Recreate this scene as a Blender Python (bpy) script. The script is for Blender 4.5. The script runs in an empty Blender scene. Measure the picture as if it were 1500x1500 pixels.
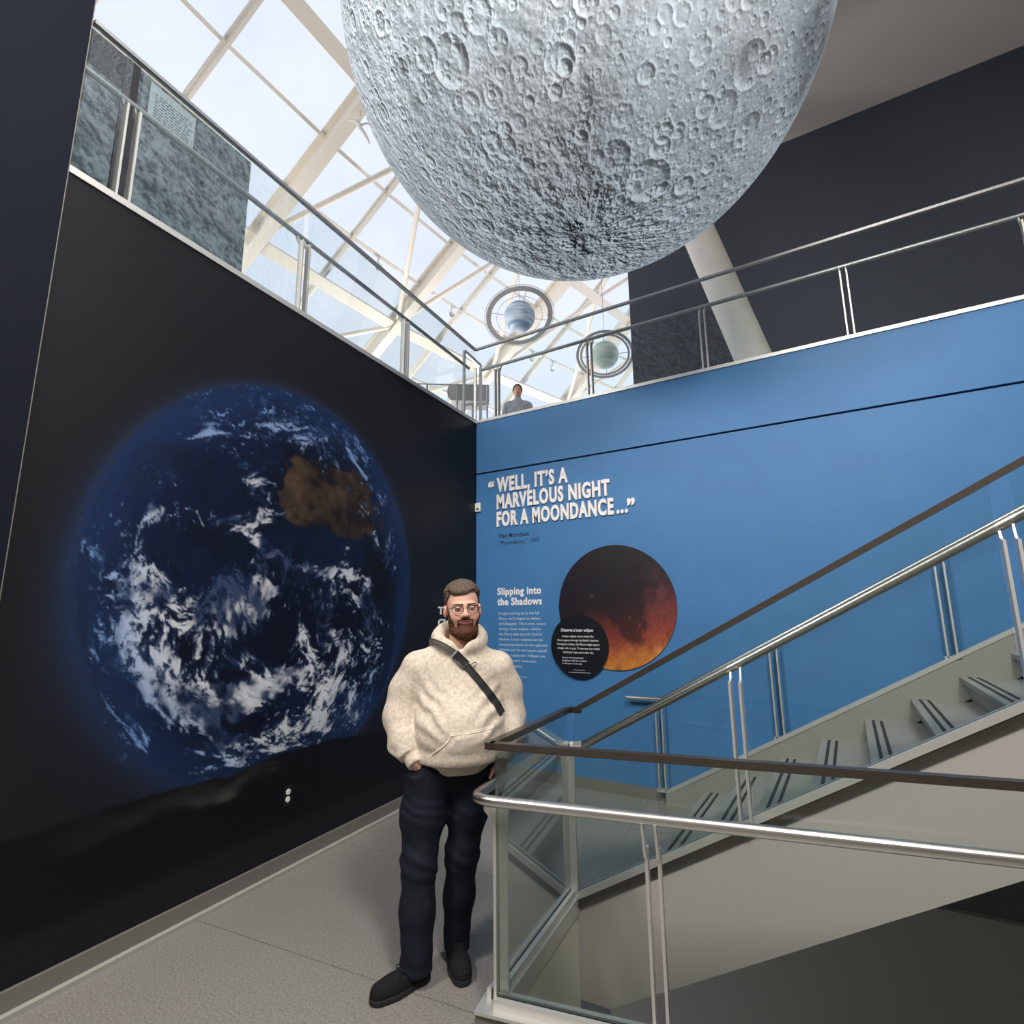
import bpy, math, random
import numpy as np
from mathutils import Vector, Matrix

random.seed(7)
RNG = np.random.default_rng(11)
SC = bpy.context.scene
COL = SC.collection
PI = math.pi

# ---------------------------------------------------------------- camera, sky, lamps, exposure
# world frame: origin at the inner corner of the two tall walls, +X along the blue wall, +Z up, room at -Y
cam = bpy.data.objects.new('camera', bpy.data.cameras.new('camera'))
COL.objects.link(cam)
cam.data.sensor_width = 36.0
cam.data.lens = 36.0 * 800.0 / 1500.0
cam.data.clip_start = 0.05
cam.data.clip_end = 200
cam.matrix_world = Matrix(((0.8546, 0.1043, 0.5087, 3.6962),
                           (0.5192, -0.1524, -0.8410, -5.2838),
                           (-0.0102, 0.9828, -0.1844, 1.68),
                           (0, 0, 0, 1)))
SC.camera = cam
SC.view_settings.view_transform = 'Standard'
SC.view_settings.look = 'None'
SC.view_settings.gamma = 1.0
SC.view_settings.use_curve_mapping = False
SC.view_settings.exposure = 0.0
try:
    SC.cycles.use_denoising = True
    SC.cycles.max_bounces = 10
    SC.cycles.transparent_max_bounces = 24
    SC.cycles.caustics_reflective = False
    SC.cycles.caustics_refractive = False
    SC.cycles.sample_clamp_indirect = 6.0
except Exception:
    pass

world = bpy.data.worlds.new('overcast_sky')
SC.world = world
world.use_nodes = True
wn, wl = world.node_tree.nodes, world.node_tree.links
wn.clear()
w_out = wn.new('ShaderNodeOutputWorld')
w_bg = wn.new('ShaderNodeBackground')
w_tc = wn.new('ShaderNodeTexCoord')
w_no = wn.new('ShaderNodeTexNoise')
w_no.inputs['Scale'].default_value = 5.0
w_no.inputs['Detail'].default_value = 6.0
w_no.inputs['Roughness'].default_value = 0.55
w_cr = wn.new('ShaderNodeValToRGB')
w_cr.color_ramp.elements[0].position = 0.35
w_cr.color_ramp.elements[0].color = (0.72, 0.77, 0.92, 1)
w_cr.color_ramp.elements[1].position = 0.68
w_cr.color_ramp.elements[1].color = (0.84, 0.86, 0.95, 1)
wl.new(w_tc.outputs['Generated'], w_no.inputs['Vector'])
wl.new(w_no.outputs['Fac'], w_cr.inputs['Fac'])
wl.new(w_cr.outputs['Color'], w_bg.inputs['Color'])
w_bg.inputs['Strength'].default_value = 1.15
wl.new(w_bg.outputs['Background'], w_out.inputs['Surface'])


def area_lamp(name, loc, aim, sx, sy, watts, color):
    l = bpy.data.lights.new(name, 'AREA')
    l.shape = 'RECTANGLE'; l.size = sx; l.size_y = sy
    l.energy = watts; l.color = color
    o = bpy.data.objects.new(name, l)
    o.location = loc
    o.rotation_euler = (Vector(aim) - Vector(loc)).to_track_quat('-Z', 'Y').to_euler()
    COL.objects.link(o)
    return o

# added area lights, out of view: soft fill from above for the hall
FILL_LAMPS = [
    ((4.6, -3.4, 8.55), (3.4, -2.6, 0), 1.2, 1.2, 85, (1.0, 0.94, 0.87)),
    ((4.1, -5.0, 5.75), (2.6, -3.4, 0), 0.8, 0.8, 78, (1.0, 0.94, 0.87)),
    ((8.0, -2.6, 8.55), (7.6, -2.8, 0), 1.2, 1.2, 70, (1.0, 0.94, 0.87)),
    # more added fill: on the quotation wall, the visitor and the Earth picture
    ((0.75, -6.6, 5.4), (1.0, 0.0, 3.0), 0.8, 0.8, 350, (1.0, 0.96, 0.91)),
    ((1.9, -7.6, 7.0), (1.9, -2.8, 1.3), 0.7, 0.7, 62, (1.0, 0.95, 0.88)),
    ((5.0, -5.3, 5.7), (0.2, -2.7, 1.6), 0.8, 0.8, 205, (1.0, 0.96, 0.92)),
    # added hidden lights aimed upward to brighten the steel of the glazed roof
    ((-4.6, -3.0, 4.5), (-2.6, -1.5, 9.5), 0.8, 3.0, 220, (1.0, 0.95, 0.89)),
    ((-4.6, 2.5, 4.5), (-2.6, 3.0, 9.5), 0.8, 3.0, 220, (1.0, 0.95, 0.89)),
    ((-3.8, 7.5, 4.5), (-2.0, 7.5, 9.5), 0.8, 3.0, 220, (1.0, 0.95, 0.89)),
    # added unseen light under the hall floor, lifts the dark stairwell
    ((5.6, -4.2, -0.7), (4.2, 0.0, -1.6), 0.6, 0.6, 110, (1.0, 0.93, 0.82)),
]
for i, a in enumerate(FILL_LAMPS):
    area_lamp('added_fill_light', *a)

# ---------------------------------------------------------------- materials
def new_mat(name):
    m = bpy.data.materials.new(name)
    m.use_nodes = True
    nt = m.node_tree
    b = nt.nodes['Principled BSDF']
    return m, nt, b

def pmat(name, color, rough=0.5, metal=0.0, noise=0.0, scale=20.0, bump=0.0, bscale=None, spec=0.5, detail=3.0, coat=0.0):
    """plain procedural material: base colour with an optional noise mottling and bump"""
    m, nt, b = new_mat(name)
    n, l = nt.nodes, nt.links
    b.inputs['Roughness'].default_value = rough
    b.inputs['Metallic'].default_value = metal
    b.inputs['Specular IOR Level'].default_value = spec
    b.inputs['Coat Weight'].default_value = coat
    c = (*color, 1)
    b.inputs['Base Color'].default_value = c
    if noise or bump:
        tc = n.new('ShaderNodeTexCoord')
        no = n.new('ShaderNodeTexNoise')
        no.inputs['Scale'].default_value = scale
        no.inputs['Detail'].default_value = detail
        l.new(tc.outputs['Object'], no.inputs['Vector'])
        if noise:
            cr = n.new('ShaderNodeValToRGB')
            cr.color_ramp.elements[0].position = 0.3
            cr.color_ramp.elements[1].position = 0.7
            cr.color_ramp.elements[0].color = tuple(max(0, v * (1 - noise)) for v in color) + (1,)
            cr.color_ramp.elements[1].color = tuple(min(1, v * (1 + noise)) for v in color) + (1,)
            l.new(no.outputs['Fac'], cr.inputs['Fac'])
            l.new(cr.outputs['Color'], b.inputs['Base Color'])
        if bump:
            nb = no
            if bscale:
                nb = n.new('ShaderNodeTexNoise')
                nb.inputs['Scale'].default_value = bscale
                nb.inputs['Detail'].default_value = 4
                l.new(tc.outputs['Object'], nb.inputs['Vector'])
            bp = n.new('ShaderNodeBump')
            bp.inputs['Strength'].default_value = bump
            bp.inputs['Distance'].default_value = 0.01
            l.new(nb.outputs['Fac'], bp.inputs['Height'])
            l.new(bp.outputs['Normal'], b.inputs['Normal'])
    return m

def glass_mat(name, tint, refl=1.0):
    """clear sheet glass: see-through tint plus a Fresnel mirror, the same for every ray"""
    m = bpy.data.materials.new(name)
    m.use_nodes = True
    n, l = m.node_tree.nodes, m.node_tree.links
    n.clear()
    out = n.new('ShaderNodeOutputMaterial')
    mix = n.new('ShaderNodeMixShader')
    tr = n.new('ShaderNodeBsdfTransparent'); tr.inputs['Color'].default_value = (*tint, 1)
    gl = n.new('ShaderNodeBsdfGlossy'); gl.inputs['Roughness'].default_value = 0.02
    fr = n.new('ShaderNodeFresnel'); fr.inputs['IOR'].default_value = 1.42
    mul = n.new('ShaderNodeMath'); mul.operation = 'MULTIPLY'; mul.inputs[1].default_value = refl
    l.new(fr.outputs['Fac'], mul.inputs[0])
    l.new(mul.outputs[0], mix.inputs['Fac'])
    l.new(tr.outputs['BSDF'], mix.inputs[1])
    l.new(gl.outputs['BSDF'], mix.inputs[2])
    l.new(mix.outputs['Shader'], out.inputs['Surface'])
    return m

def attr_mat(name, attr='print', rough=0.5, spec=0.4, emit=0.0, bump=0.0, nscale=60, nmix=0.0):
    """colour comes from a mesh colour attribute computed in this script (a printed picture)"""
    m, nt, b = new_mat(name)
    n, l = nt.nodes, nt.links
    at = n.new('ShaderNodeAttribute'); at.attribute_name = attr
    src = at.outputs['Color']
    if nmix:
        tc = n.new('ShaderNodeTexCoord')
        no = n.new('ShaderNodeTexNoise'); no.inputs['Scale'].default_value = nscale; no.inputs['Detail'].default_value = 5
        l.new(tc.outputs['Object'], no.inputs['Vector'])
        mr = n.new('ShaderNodeMapRange'); mr.inputs['To Min'].default_value = 1 - nmix; mr.inputs['To Max'].default_value = 1 + nmix
        mr.inputs['From Min'].default_value = 0.3; mr.inputs['From Max'].default_value = 0.7
        l.new(no.outputs['Fac'], mr.inputs['Value'])
        mx = n.new('ShaderNodeVectorMath'); mx.operation = 'SCALE'
        l.new(src, mx.inputs[0]); l.new(mr.outputs['Result'], mx.inputs['Scale'])
        src = mx.outputs['Vector']
    l.new(src, b.inputs['Base Color'])
    b.inputs['Roughness'].default_value = rough
    b.inputs['Specular IOR Level'].default_value = spec
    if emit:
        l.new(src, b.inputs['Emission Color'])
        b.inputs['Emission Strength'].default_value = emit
    return m

def lunar_mat(name, dark, light, scale, rough=0.7):
    """printed lunar regolith: craters from Voronoi cells, lit from one side in the print"""
    m, nt, b = new_mat(name)
    n, l = nt.nodes, nt.links
    tc = n.new('ShaderNodeTexCoord')
    def height(off):
        mp = n.new('ShaderNodeVectorMath'); mp.operation = 'ADD'; mp.inputs[1].default_value = off
        l.new(tc.outputs['Object'], mp.inputs[0])
        total = None
        for s, w in ((1.0, 1.0), (2.3, 0.5), (5.1, 0.25)):
            v = n.new('ShaderNodeTexVoronoi'); v.feature = 'SMOOTH_F1'
            v.inputs['Scale'].default_value = scale * s
            v.inputs['Smoothness'].default_value = 0.35
            l.new(mp.outputs[0], v.inputs['Vector'])
            mu = n.new('ShaderNodeMath'); mu.operation = 'MULTIPLY'; mu.inputs[1].default_value = w
            l.new(v.outputs['Distance'], mu.inputs[0])
            if total is None: total = mu.outputs[0]
            else:
                ad = n.new('ShaderNodeMath'); ad.operation = 'ADD'
                l.new(total, ad.inputs[0]); l.new(mu.outputs[0], ad.inputs[1]); total = ad.outputs[0]
        no = n.new('ShaderNodeTexNoise'); no.inputs['Scale'].default_value = scale * 3; no.inputs['Detail'].default_value = 6
        l.new(mp.outputs[0], no.inputs['Vector'])
        ad = n.new('ShaderNodeMath'); ad.operation = 'ADD'
        l.new(total, ad.inputs[0]); l.new(no.outputs['Fac'], ad.inputs[1])
        return ad.outputs[0]
    d = 0.05 / scale
    h0 = height((0, 0, 0)); h1 = height((d, d * 0.5, d))
    su = n.new('ShaderNodeMath'); su.operation = 'SUBTRACT'
    l.new(h1, su.inputs[0]); l.new(h0, su.inputs[1])
    mr = n.new('ShaderNodeMapRange')
    mr.inputs['From Min'].default_value = -0.13; mr.inputs['From Max'].default_value = 0.13
    l.new(su.outputs[0], mr.inputs['Value'])
    cr = n.new('ShaderNodeValToRGB')
    cr.color_ramp.elements[0].color = (*dark, 1); cr.color_ramp.elements[1].color = (*light, 1)
    l.new(mr.outputs['Result'], cr.inputs['Fac'])
    l.new(cr.outputs['Color'], b.inputs['Base Color'])
    b.inputs['Roughness'].default_value = rough
    return m

M = {}
M['blue'] = pmat('blue_wall_paint', (0.046, 0.180, 0.410), 0.55, noise=0.05, scale=3, bump=0.04, bscale=160)
M['black'] = pmat('black_wall_print', (0.012, 0.012, 0.015), 0.45, spec=0.18)
M['navy'] = pmat('dark_navy_paint', (0.009, 0.011, 0.019), 0.75, spec=0.1, bump=0.05, bscale=150)
M['gallery_dark'] = pmat('charcoal_gallery_paint', (0.042, 0.049, 0.070), 0.65, bump=0.03, bscale=120)
M['ceiling'] = pmat('ceiling_paint', (0.62, 0.59, 0.57), 0.85)
M['white_wall'] = pmat('white_wall_paint', (0.62, 0.60, 0.56), 0.7)
M['plaster'] = pmat('grey_white_plaster', (0.42, 0.39, 0.365), 0.6, bump=0.05, bscale=180)
M['fascia'] = pmat('pale_green_grey_plaster', (0.52, 0.51, 0.42), 0.6)
M['basement'] = pmat('dark_brown_grey_paint', (0.27, 0.245, 0.205), 0.8)
M['floor'] = pmat('grey_terrazzo', (0.225, 0.213, 0.195), 0.42, noise=0.32, scale=95, detail=5, bump=0.05, bscale=250)
M['grout'] = pmat('dark_joint', (0.09, 0.085, 0.08), 0.8)
M['tread'] = pmat('stair_terrazzo', (0.27, 0.265, 0.245), 0.5, noise=0.12, scale=120, detail=5)
M['strip'] = pmat('black_rubber_strip', (0.018, 0.018, 0.02), 0.7)
M['base'] = pmat('grey_base_board', (0.17, 0.16, 0.145), 0.45)
M['base_light'] = pmat('pale_base_edge', (0.36, 0.35, 0.31), 0.45)
M['steel'] = pmat('brushed_steel', (0.62, 0.60, 0.57), 0.28, metal=1.0)
M['steel_dark'] = pmat('bronze_anodised_metal', (0.115, 0.095, 0.08), 0.35, metal=0.8)
M['alu'] = pmat('satin_aluminium', (0.66, 0.65, 0.62), 0.45, metal=0.7)
M['cap_up'] = pmat('grey_cap_metal', (0.42, 0.42, 0.43), 0.4, metal=0.8)
M['gasket'] = pmat('black_gasket', (0.02, 0.022, 0.022), 0.5)
M['cream'] = pmat('cream_steel_paint', (0.82, 0.755, 0.66), 0.5)
M['mullion'] = pmat('cream_mullion_paint', (0.72, 0.68, 0.60), 0.5)
M['glass'] = glass_mat('balustrade_glass', (0.93, 0.965, 0.95), 0.6)
M['glass_up'] = glass_mat('balcony_glass', (0.955, 0.985, 0.985), 0.15)
M['pane'] = glass_mat('skylight_glass', (0.97, 0.985, 0.99), 0.02)
M['white'] = pmat('white_enamel', (0.80, 0.79, 0.76), 0.4)
M['letter'] = pmat('white_letter_face', (0.88, 0.84, 0.82), 0.55)
M['print_white'] = pmat('white_vinyl', (0.72, 0.75, 0.80), 0.6)
M['print_dim'] = pmat('faded_white_vinyl', (0.48, 0.58, 0.70), 0.6)
M['print_navy'] = pmat('navy_vinyl', (0.006, 0.022, 0.062), 0.6)
M['disc_black'] = pmat('gloss_black_board', (0.006, 0.007, 0.010), 0.35)
M['column'] = pmat('white_column_paint', (0.62, 0.60, 0.56), 0.6, noise=0.05, scale=4)
M['lunar'] = lunar_mat('lunar_mural_print', (0.045, 0.06, 0.075), (0.22, 0.27, 0.31), 4.5)
M['lunar_dark'] = lunar_mat('dim_lunar_mural_print', (0.035, 0.04, 0.052), (0.085, 0.095, 0.115), 6.0)
M['board'] = pmat('pale_label_board', (0.42, 0.50, 0.53), 0.5, noise=0.06, scale=8)
M['ink'] = pmat('grey_ink', (0.10, 0.13, 0.15), 0.7)
M['dark_panel'] = pmat('dark_panel', (0.03, 0.03, 0.036), 0.5)
M['cable'] = pmat('steel_cable', (0.35, 0.35, 0.36), 0.4, metal=0.8)
M['concrete'] = pmat('grey_upper_floor', (0.30, 0.29, 0.28), 0.7)

# ---------------------------------------------------------------- mesh helpers
def link(o, parent=None):
    COL.objects.link(o)
    if parent is not None:
        o.parent = parent
    return o

def tag(o, label=None, cat=None, group=None, kind=None):
    if label: o['label'] = label
    if cat: o['category'] = cat
    if group: o['group'] = group
    if kind: o['kind'] = kind
    return o

def empty(name, loc, label=None, cat=None, group=None, kind=None):
    o = bpy.data.objects.new(name, None)
    o.empty_display_size = 0.1
    o.location = loc
    COL.objects.link(o)
    return tag(o, label, cat, group, kind)

def origin_of(p):
    v = Vector((0, 0, 0))
    while p is not None:
        v = v + p.location
        p = p.parent
    return v

class MB:
    """collects simple solids in world coordinates; build() links them as one mesh object"""
    def __init__(self):
        self.v = []; self.f = []
    def add(self, verts, faces):
        b = len(self.v)
        self.v.extend([tuple(map(float, p)) for p in verts])
        self.f.extend([tuple(b + i for i in q) for q in faces])
        return self
    def hexa(self, p):
        """8 corners: bottom 0-3, top 4-7"""
        return self.add(p, [(3, 2, 1, 0), (4, 5, 6, 7), (0, 1, 5, 4), (1, 2, 6, 5), (2, 3, 7, 6), (3, 0, 4, 7)])
    def box(self, x0, x1, y0, y1, z0, z1):
        return self.hexa([(x0, y0, z0), (x1, y0, z0), (x1, y1, z0), (x0, y1, z0),
                          (x0, y0, z1), (x1, y0, z1), (x1, y1, z1), (x0, y1, z1)])
    def prism(self, poly, vec):
        """polygon (list of 3-D points) pushed along vec"""
        n = len(poly); vec = Vector(vec)
        p = [Vector(a) for a in poly]
        q = [a + vec for a in p]
        return self.add(p + q, [tuple(range(n - 1, -1, -1)), tuple(range(n, 2 * n))] +
                        [(i, (i + 1) % n, n + (i + 1) % n, n + i) for i in range(n)])
    def beam(self, a, b, w, h, up=(0, 0, 1)):
        """rectangular bar from a to b, w across, h along 'up'"""
        a = Vector(a); b = Vector(b)
        d = (b - a).normalized(); up = Vector(up)
        s = d.cross(up)
        if s.length < 1e-6: s = d.cross(Vector((1, 0, 0)))
        s.normalize(); u = s.cross(d).normalized()
        s = s * (w / 2); u = u * (h / 2)
        return self.hexa([a - s - u, a + s - u, b + s - u, b - s - u, a - s + u, a + s + u, b + s + u, b - s + u])
    def tube(self, path, r, n=12, closed=False, caps=True):
        path = [Vector(p) for p in path]
        m = len(path)
        rad = r if hasattr(r, '__len__') else [r] * m
        rings = []
        prev = None
        for i, p in enumerate(path):
            if closed: t = path[(i + 1) % m] - path[(i - 1) % m]
            else: t = path[min(i + 1, m - 1)] - path[max(i - 1, 0)]
            t.normalize()
            if prev is None:
                a = t.cross(Vector((0, 0, 1)))
                if a.length < 1e-3: a = t.cross(Vector((1, 0, 0)))
            else:
                a = prev - t * prev.dot(t)
            a.normalize(); prev = a
            b = t.cross(a)
            rings.append([p + (a * math.cos(2 * PI * k / n) + b * math.sin(2 * PI * k / n)) * rad[i] for k in range(n)])
        vs = [v for rg in rings for v in rg]
        fs = []
        last = m if closed else m - 1
        for i in range(last):
            j = (i + 1) % m
            for k in range(n):
                fs.append((i * n + k, i * n + (k + 1) % n, j * n + (k + 1) % n, j * n + k))
        if caps and not closed:
            fs.append(tuple(range(n - 1, -1, -1)))
            fs.append(tuple((m - 1) * n + k for k in range(n)))
        return self.add(vs, fs)
    def lathe(self, prof, center, axis=(0, 0, 1), n=32):
        """profile [(r, h)] turned round axis through center"""
        ax = Vector(axis).normalized()
        a = ax.cross(Vector((1, 0, 0)))
        if a.length < 1e-3: a = ax.cross(Vector((0, 1, 0)))
        a.normalize(); b = ax.cross(a); c = Vector(center)
        vs = []; fs = []
        m = len(prof)
        for r, h in prof:
            for k in range(n):
                t = 2 * PI * k / n
                vs.append(c + ax * h + (a * math.cos(t) + b * math.sin(t)) * r)
        for i in range(m - 1):
            for k in range(n):
                fs.append((i * n + k, i * n + (k + 1) % n, (i + 1) * n + (k + 1) % n, (i + 1) * n + k))
        if prof[0] == prof[-1]: return self.add(vs, fs)
        if prof[0][0] > 1e-6: fs.append(tuple(range(n - 1, -1, -1)))
        if prof[-1][0] > 1e-6: fs.append(tuple((m - 1) * n + k for k in range(n)))
        return self.add(vs, fs)
    def ball(self, c, r, n=24, scale=(1, 1, 1)):
        m = n // 2
        vs = []; fs = []
        for i in range(m + 1):
            th = PI * i / m
            for k in range(n):
                ph = 2 * PI * k / n
                vs.append((c[0] + r * scale[0] * math.sin(th) * math.cos(ph), c[1] + r * scale[1] * math.sin(th) * math.sin(ph), c[2] + r * scale[2] * math.cos(th)))
        for i in range(m):
            for k in range(n):
                fs.append((i * n + k, (i + 1) * n + k, (i + 1) * n + (k + 1) % n, i * n + (k + 1) % n))
        return self.add(vs, fs)
    def build(self, name, mat, parent=None, smooth=False, bevel=0.0):
        org = origin_of(parent)
        me = bpy.data.meshes.new(name)
        me.from_pydata([tuple(Vector(p) - org) for p in self.v], [], self.f)
        me.update()
        if smooth:
            me.polygons.foreach_set('use_smooth', [True] * len(me.polygons))
            me.set_sharp_from_angle(angle=math.radians(40))
        me.materials.append(mat)
        o = bpy.data.objects.new(name, me)
        link(o, parent)
        if bevel:
            bv = o.modifiers.new('edge', 'BEVEL'); bv.width = bevel; bv.segments = 2; bv.limit_method = 'ANGLE'
        return o

def np_mesh(name, verts, quads, mat, parent=None, colors=None, smooth=True, tris=None):
    """big mesh from numpy arrays (world coordinates), optional per-vertex colour attribute 'print'"""
    org = np.array(origin_of(parent), dtype=np.float64)
    v = np.asarray(verts, dtype=np.float64) - org
    me = bpy.data.meshes.new(name)
    q = np.asarray(quads, dtype=np.int32)
    k = q.shape[1]
    me.vertices.add(len(v)); me.vertices.foreach_set('co', v.astype(np.float32).ravel())
    me.loops.add(q.size); me.loops.foreach_set('vertex_index', q.ravel())
    me.polygons.add(len(q))
    me.polygons.foreach_set('loop_start', np.arange(0, q.size, k, dtype=np.int32))
    me.polygons.foreach_set('use_smooth', np.full(len(q), smooth, dtype=bool))
    me.update(calc_edges=True)
    me.validate()
    if colors is not None:
        at = me.color_attributes.new('print', 'FLOAT_COLOR', 'POINT')
        c = np.ones((len(v), 4), dtype=np.float32); c[:, :3] = colors
        at.data.foreach_set('color', c.ravel())
    me.materials.append(mat)
    o = bpy.data.objects.new(name, me)
    return link(o, parent)

# numpy lattice noise (value noise, 0..1)
_LAT = RNG.random((64, 64, 64)).astype(np.float32)
def vnoise(p):
    i = np.floor(p).astype(np.int64); f = (p - i).astype(np.float32)
    f = f * f * (3 - 2 * f)
    i &= 63; j = (i + 1) & 63
    x0, y0, z0 = i[..., 0], i[..., 1], i[..., 2]; x1, y1, z1 = j[..., 0], j[..., 1], j[..., 2]
    fx, fy, fz = f[..., 0], f[..., 1], f[..., 2]
    L = _LAT
    a = L[x0, y0, z0] * (1 - fx) + L[x1, y0, z0] * fx
    b = L[x0, y1, z0] * (1 - fx) + L[x1, y1, z0] * fx
    c = L[x0, y0, z1] * (1 - fx) + L[x1, y0, z1] * fx
    d = L[x0, y1, z1] * (1 - fx) + L[x1, y1, z1] * fx
    return (a * (1 - fy) + b * fy) * (1 - fz) + (c * (1 - fy) + d * fy) * fz
def fbm(p, octaves=5, gain=0.5, lac=2.03):
    t = 0; w = 1.0; s = 0
    for k in range(octaves):
        t = t + w * vnoise(p + 17.3 * k); s += w
        p = p * lac; w *= gain
    return t / s
def sstep(a, b, x):
    t = np.clip((x - a) / (b - a), 0, 1)
    return t * t * (3 - 2 * t)

# the left (black) wall runs from the corner along LD, its room side is NL
LD = Vector((0.0966, -0.9953, 0.0))
NL = Vector((0.9953, 0.0966, 0.0))
def LW(d, o, z):
    p = LD * d + NL * o
    return Vector((p.x, p.y, z))
# ---------------------------------------------------------------- setting
UP = 4.03            # upper gallery level
def structure(o, label=None):
    o['kind'] = 'structure'
    if label: o['label'] = label
    return o

# floor: terrazzo slabs with open joints, each a child of the floor bed
RA = Vector((2.25, -3.10, 0))                  # corner of the stairwell balustrade
RU = Vector((0.98, 0.199, 0)).normalized()     # run of its near side
RV = Vector((-0.0966, 0.9953, 0))              # run of its short side (parallel to the black wall)
RB = RA + RV * 1.0                              # far end of the short side
fb = MB()
fb.prism([(-0.2, 0.3, -0.30), LW(9.5, -0.2, -0.30), (9, -9.5, -0.30), (9, RA.y + 1.37, -0.30), (RA.x, RA.y, -0.30), (RB.x, RB.y, -0.30), (2.16, -2.09, -0.30), (2.48, -2.09, -0.30), (2.48, 0.3, -0.30)], (0, 0, 0.292))
floor = structure(fb.build('floor', M['grout']), 'grey terrazzo floor of the exhibition hall')
J = 0.107
def jl(y0, x): return y0 + J * x
cuts = [-9.6, -8.4, -7.2, -5.75, -4.52, -3.30, -2.135, -0.97, 0.6]
def clip(poly, fn):
    out = []
    for i in range(len(poly)):
        a, b = poly[i], poly[(i + 1) % len(poly)]
        fa, fbv = fn(a), fn(b)
        if fa >= 0: out.append(a)
        if (fa >= 0) != (fbv >= 0):
            t = fa / (fa - fbv)
            out.append((a[0] + (b[0] - a[0]) * t, a[1] + (b[1] - a[1]) * t))
    return out
g = 0.0025
lft = lambda p: p[0] - (LD.x / LD.y) * p[1]
side_x = lambda y: RA.x + (RV.x / RV.y) * (y - RA.y)
for i in range(len(cuts) - 1):
    y0, y1 = cuts[i], cuts[i + 1]
    for half in (0, 1, 2):
        if half == 0: poly = [(-1, jl(y0, -1) + g), (2.6, jl(y0, 2.6) + g), (2.6, jl(y1, 2.6) - g), (-1, jl(y1, -1) - g)]
        elif half == 1: poly = [(2.6 + g * 2, jl(y0, 2.6) + g), (5.6, jl(y0, 5.6) + g), (5.6, jl(y1, 5.6) - g), (2.6 + g * 2, jl(y1, 2.6) - g)]
        else: poly = [(5.6 + g * 2, jl(y0, 5.6) + g), (8.8, jl(y0, 8.8) + g), (8.8, jl(y1, 8.8) - g), (5.6 + g * 2, jl(y1, 5.6) - g)]
        poly = clip(poly, lft)
        poly = clip(poly, lambda p: -p[1])
        if len(poly) < 3: continue
        pieces = []
        # left of the stairwell, in front of the near balustrade, landing before the stair
        near = lambda p: (RA.y - p[1]) + (p[0] - RA.x) * (RU.y / RU.x)
        rgt = clip(poly, lambda p: p[0] - side_x(p[1]) - 0.002)
        pieces.append(clip(poly, lambda p: side_x(p[1]) - p[0]))
        pieces.append(clip(rgt, near))
        pieces.append(clip(clip(rgt, lambda p: p[1] + 2.09), lambda p: 2.478 - p[0]))
        for pc in pieces:
            if len(pc) < 3: continue
            area = abs(sum(pc[k][0] * pc[(k + 1) % len(pc)][1] - pc[(k + 1) % len(pc)][0] * pc[k][1] for k in range(len(pc)))) / 2
            if area < 0.01: continue
            MB().prism([(x, y, -0.012) for x, y in pc], (0, 0, 0.012)).build('floor_slab', M['floor'], floor)

# black wall on the left with its printed Earth picture (made in the exhibits section)
wl_ = structure(MB().prism([LW(0, -0.25, -0.3), LW(4.40, -0.25, -0.3), LW(4.40, 0, -0.3), LW(0, 0, -0.3)], (0, 0, UP + 0.3)).build('wall_left', M['black']),
                'black wall under the balcony carrying the Earth picture')
# tall pier at the near end of the black wall
structure(MB().prism([LW(4.378, -0.30, -0.3), LW(9.4, -0.30, -0.3), LW(9.4, 0.012, -0.3), LW(4.378, 0.012, -0.3)], (0, 0, 9.3)).build('wall_pier', M['navy']),
          'tall dark navy pier at the near end of the black wall')
MB().prism([LW(4.374, -0.28, 0.0), LW(4.378, -0.28, 0.0), LW(4.378, 0.0135, 0.0), LW(4.374, 0.0135, 0.0)], (0, 0, 7.0)).build('corner_bead', M['base'], bpy.data.objects['wall_pier'])
# blue wall: lower and upper panel with a dark reveal between them
wb = structure(MB().box(-0.05, 9.0, 0.03, 0.25, -4.0, UP - 0.01).build('wall_back', M['dark_panel']), 'tall blue wall behind the staircase')
MB().box(0.0, 9.0, 0.0, 0.03, 0.0, 3.345).build('wall_panel', M['blue'], wb)
MB().box(0.0, 9.0, 0.0, 0.03, 3.365, UP - 0.02).build('wall_panel', M['blue'], wb)
# base boards and edge trims
o = structure(MB().prism([LW(0, 0, 0), LW(9.4, 0, 0), LW(9.4, 0.022, 0), LW(0, 0.022, 0)], (0, 0, 0.105)).build('baseboard_left', M['base']))
MB().prism([LW(0.05, 0.022, 0), LW(9.4, 0.022, 0), LW(9.4, 0.055, 0), LW(0.05, 0.055, 0)], (0, 0, 0.022)).build('base_edge', M['base_light'], o)
structure(MB().box(0.03, 2.1, -0.02, 0.0, 0.0, 0.10).build('baseboard_back', M['base']))
structure(MB().prism([LW(0, -0.26, UP - 0.035), LW(4.378, -0.26, UP - 0.035), LW(4.378, 0.012, UP - 0.035), LW(0, 0.012, UP - 0.035)], (0, 0, 0.04)).build('trim_1', M['alu']), 'pale metal edge of the left balcony')
structure(MB().box(-0.02, 9.0, -0.012, 0.25, UP - 0.028, UP + 0.006).build('trim_2', M['alu']), 'pale metal edge of the balcony over the blue wall')

# upper gallery floor (behind both walls)
structure(MB().prism([(-0.05, 0.2, UP - 0.3), (9.0, 0.2, UP - 0.3), (9.0, 3.2, UP - 0.3), (1.2, 3.2, UP - 0.3), (-3.0, 11.0, UP - 0.3), (-7.6, 11.0, UP - 0.3), (-7.6, -9.0, UP - 0.3), LW(9.0, -0.2, UP - 0.3), LW(0, -0.2, UP - 0.3)], (0, 0, 0.29)).build('floor_upper', M['concrete']),
          'upper gallery floor behind the balconies')
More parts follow.
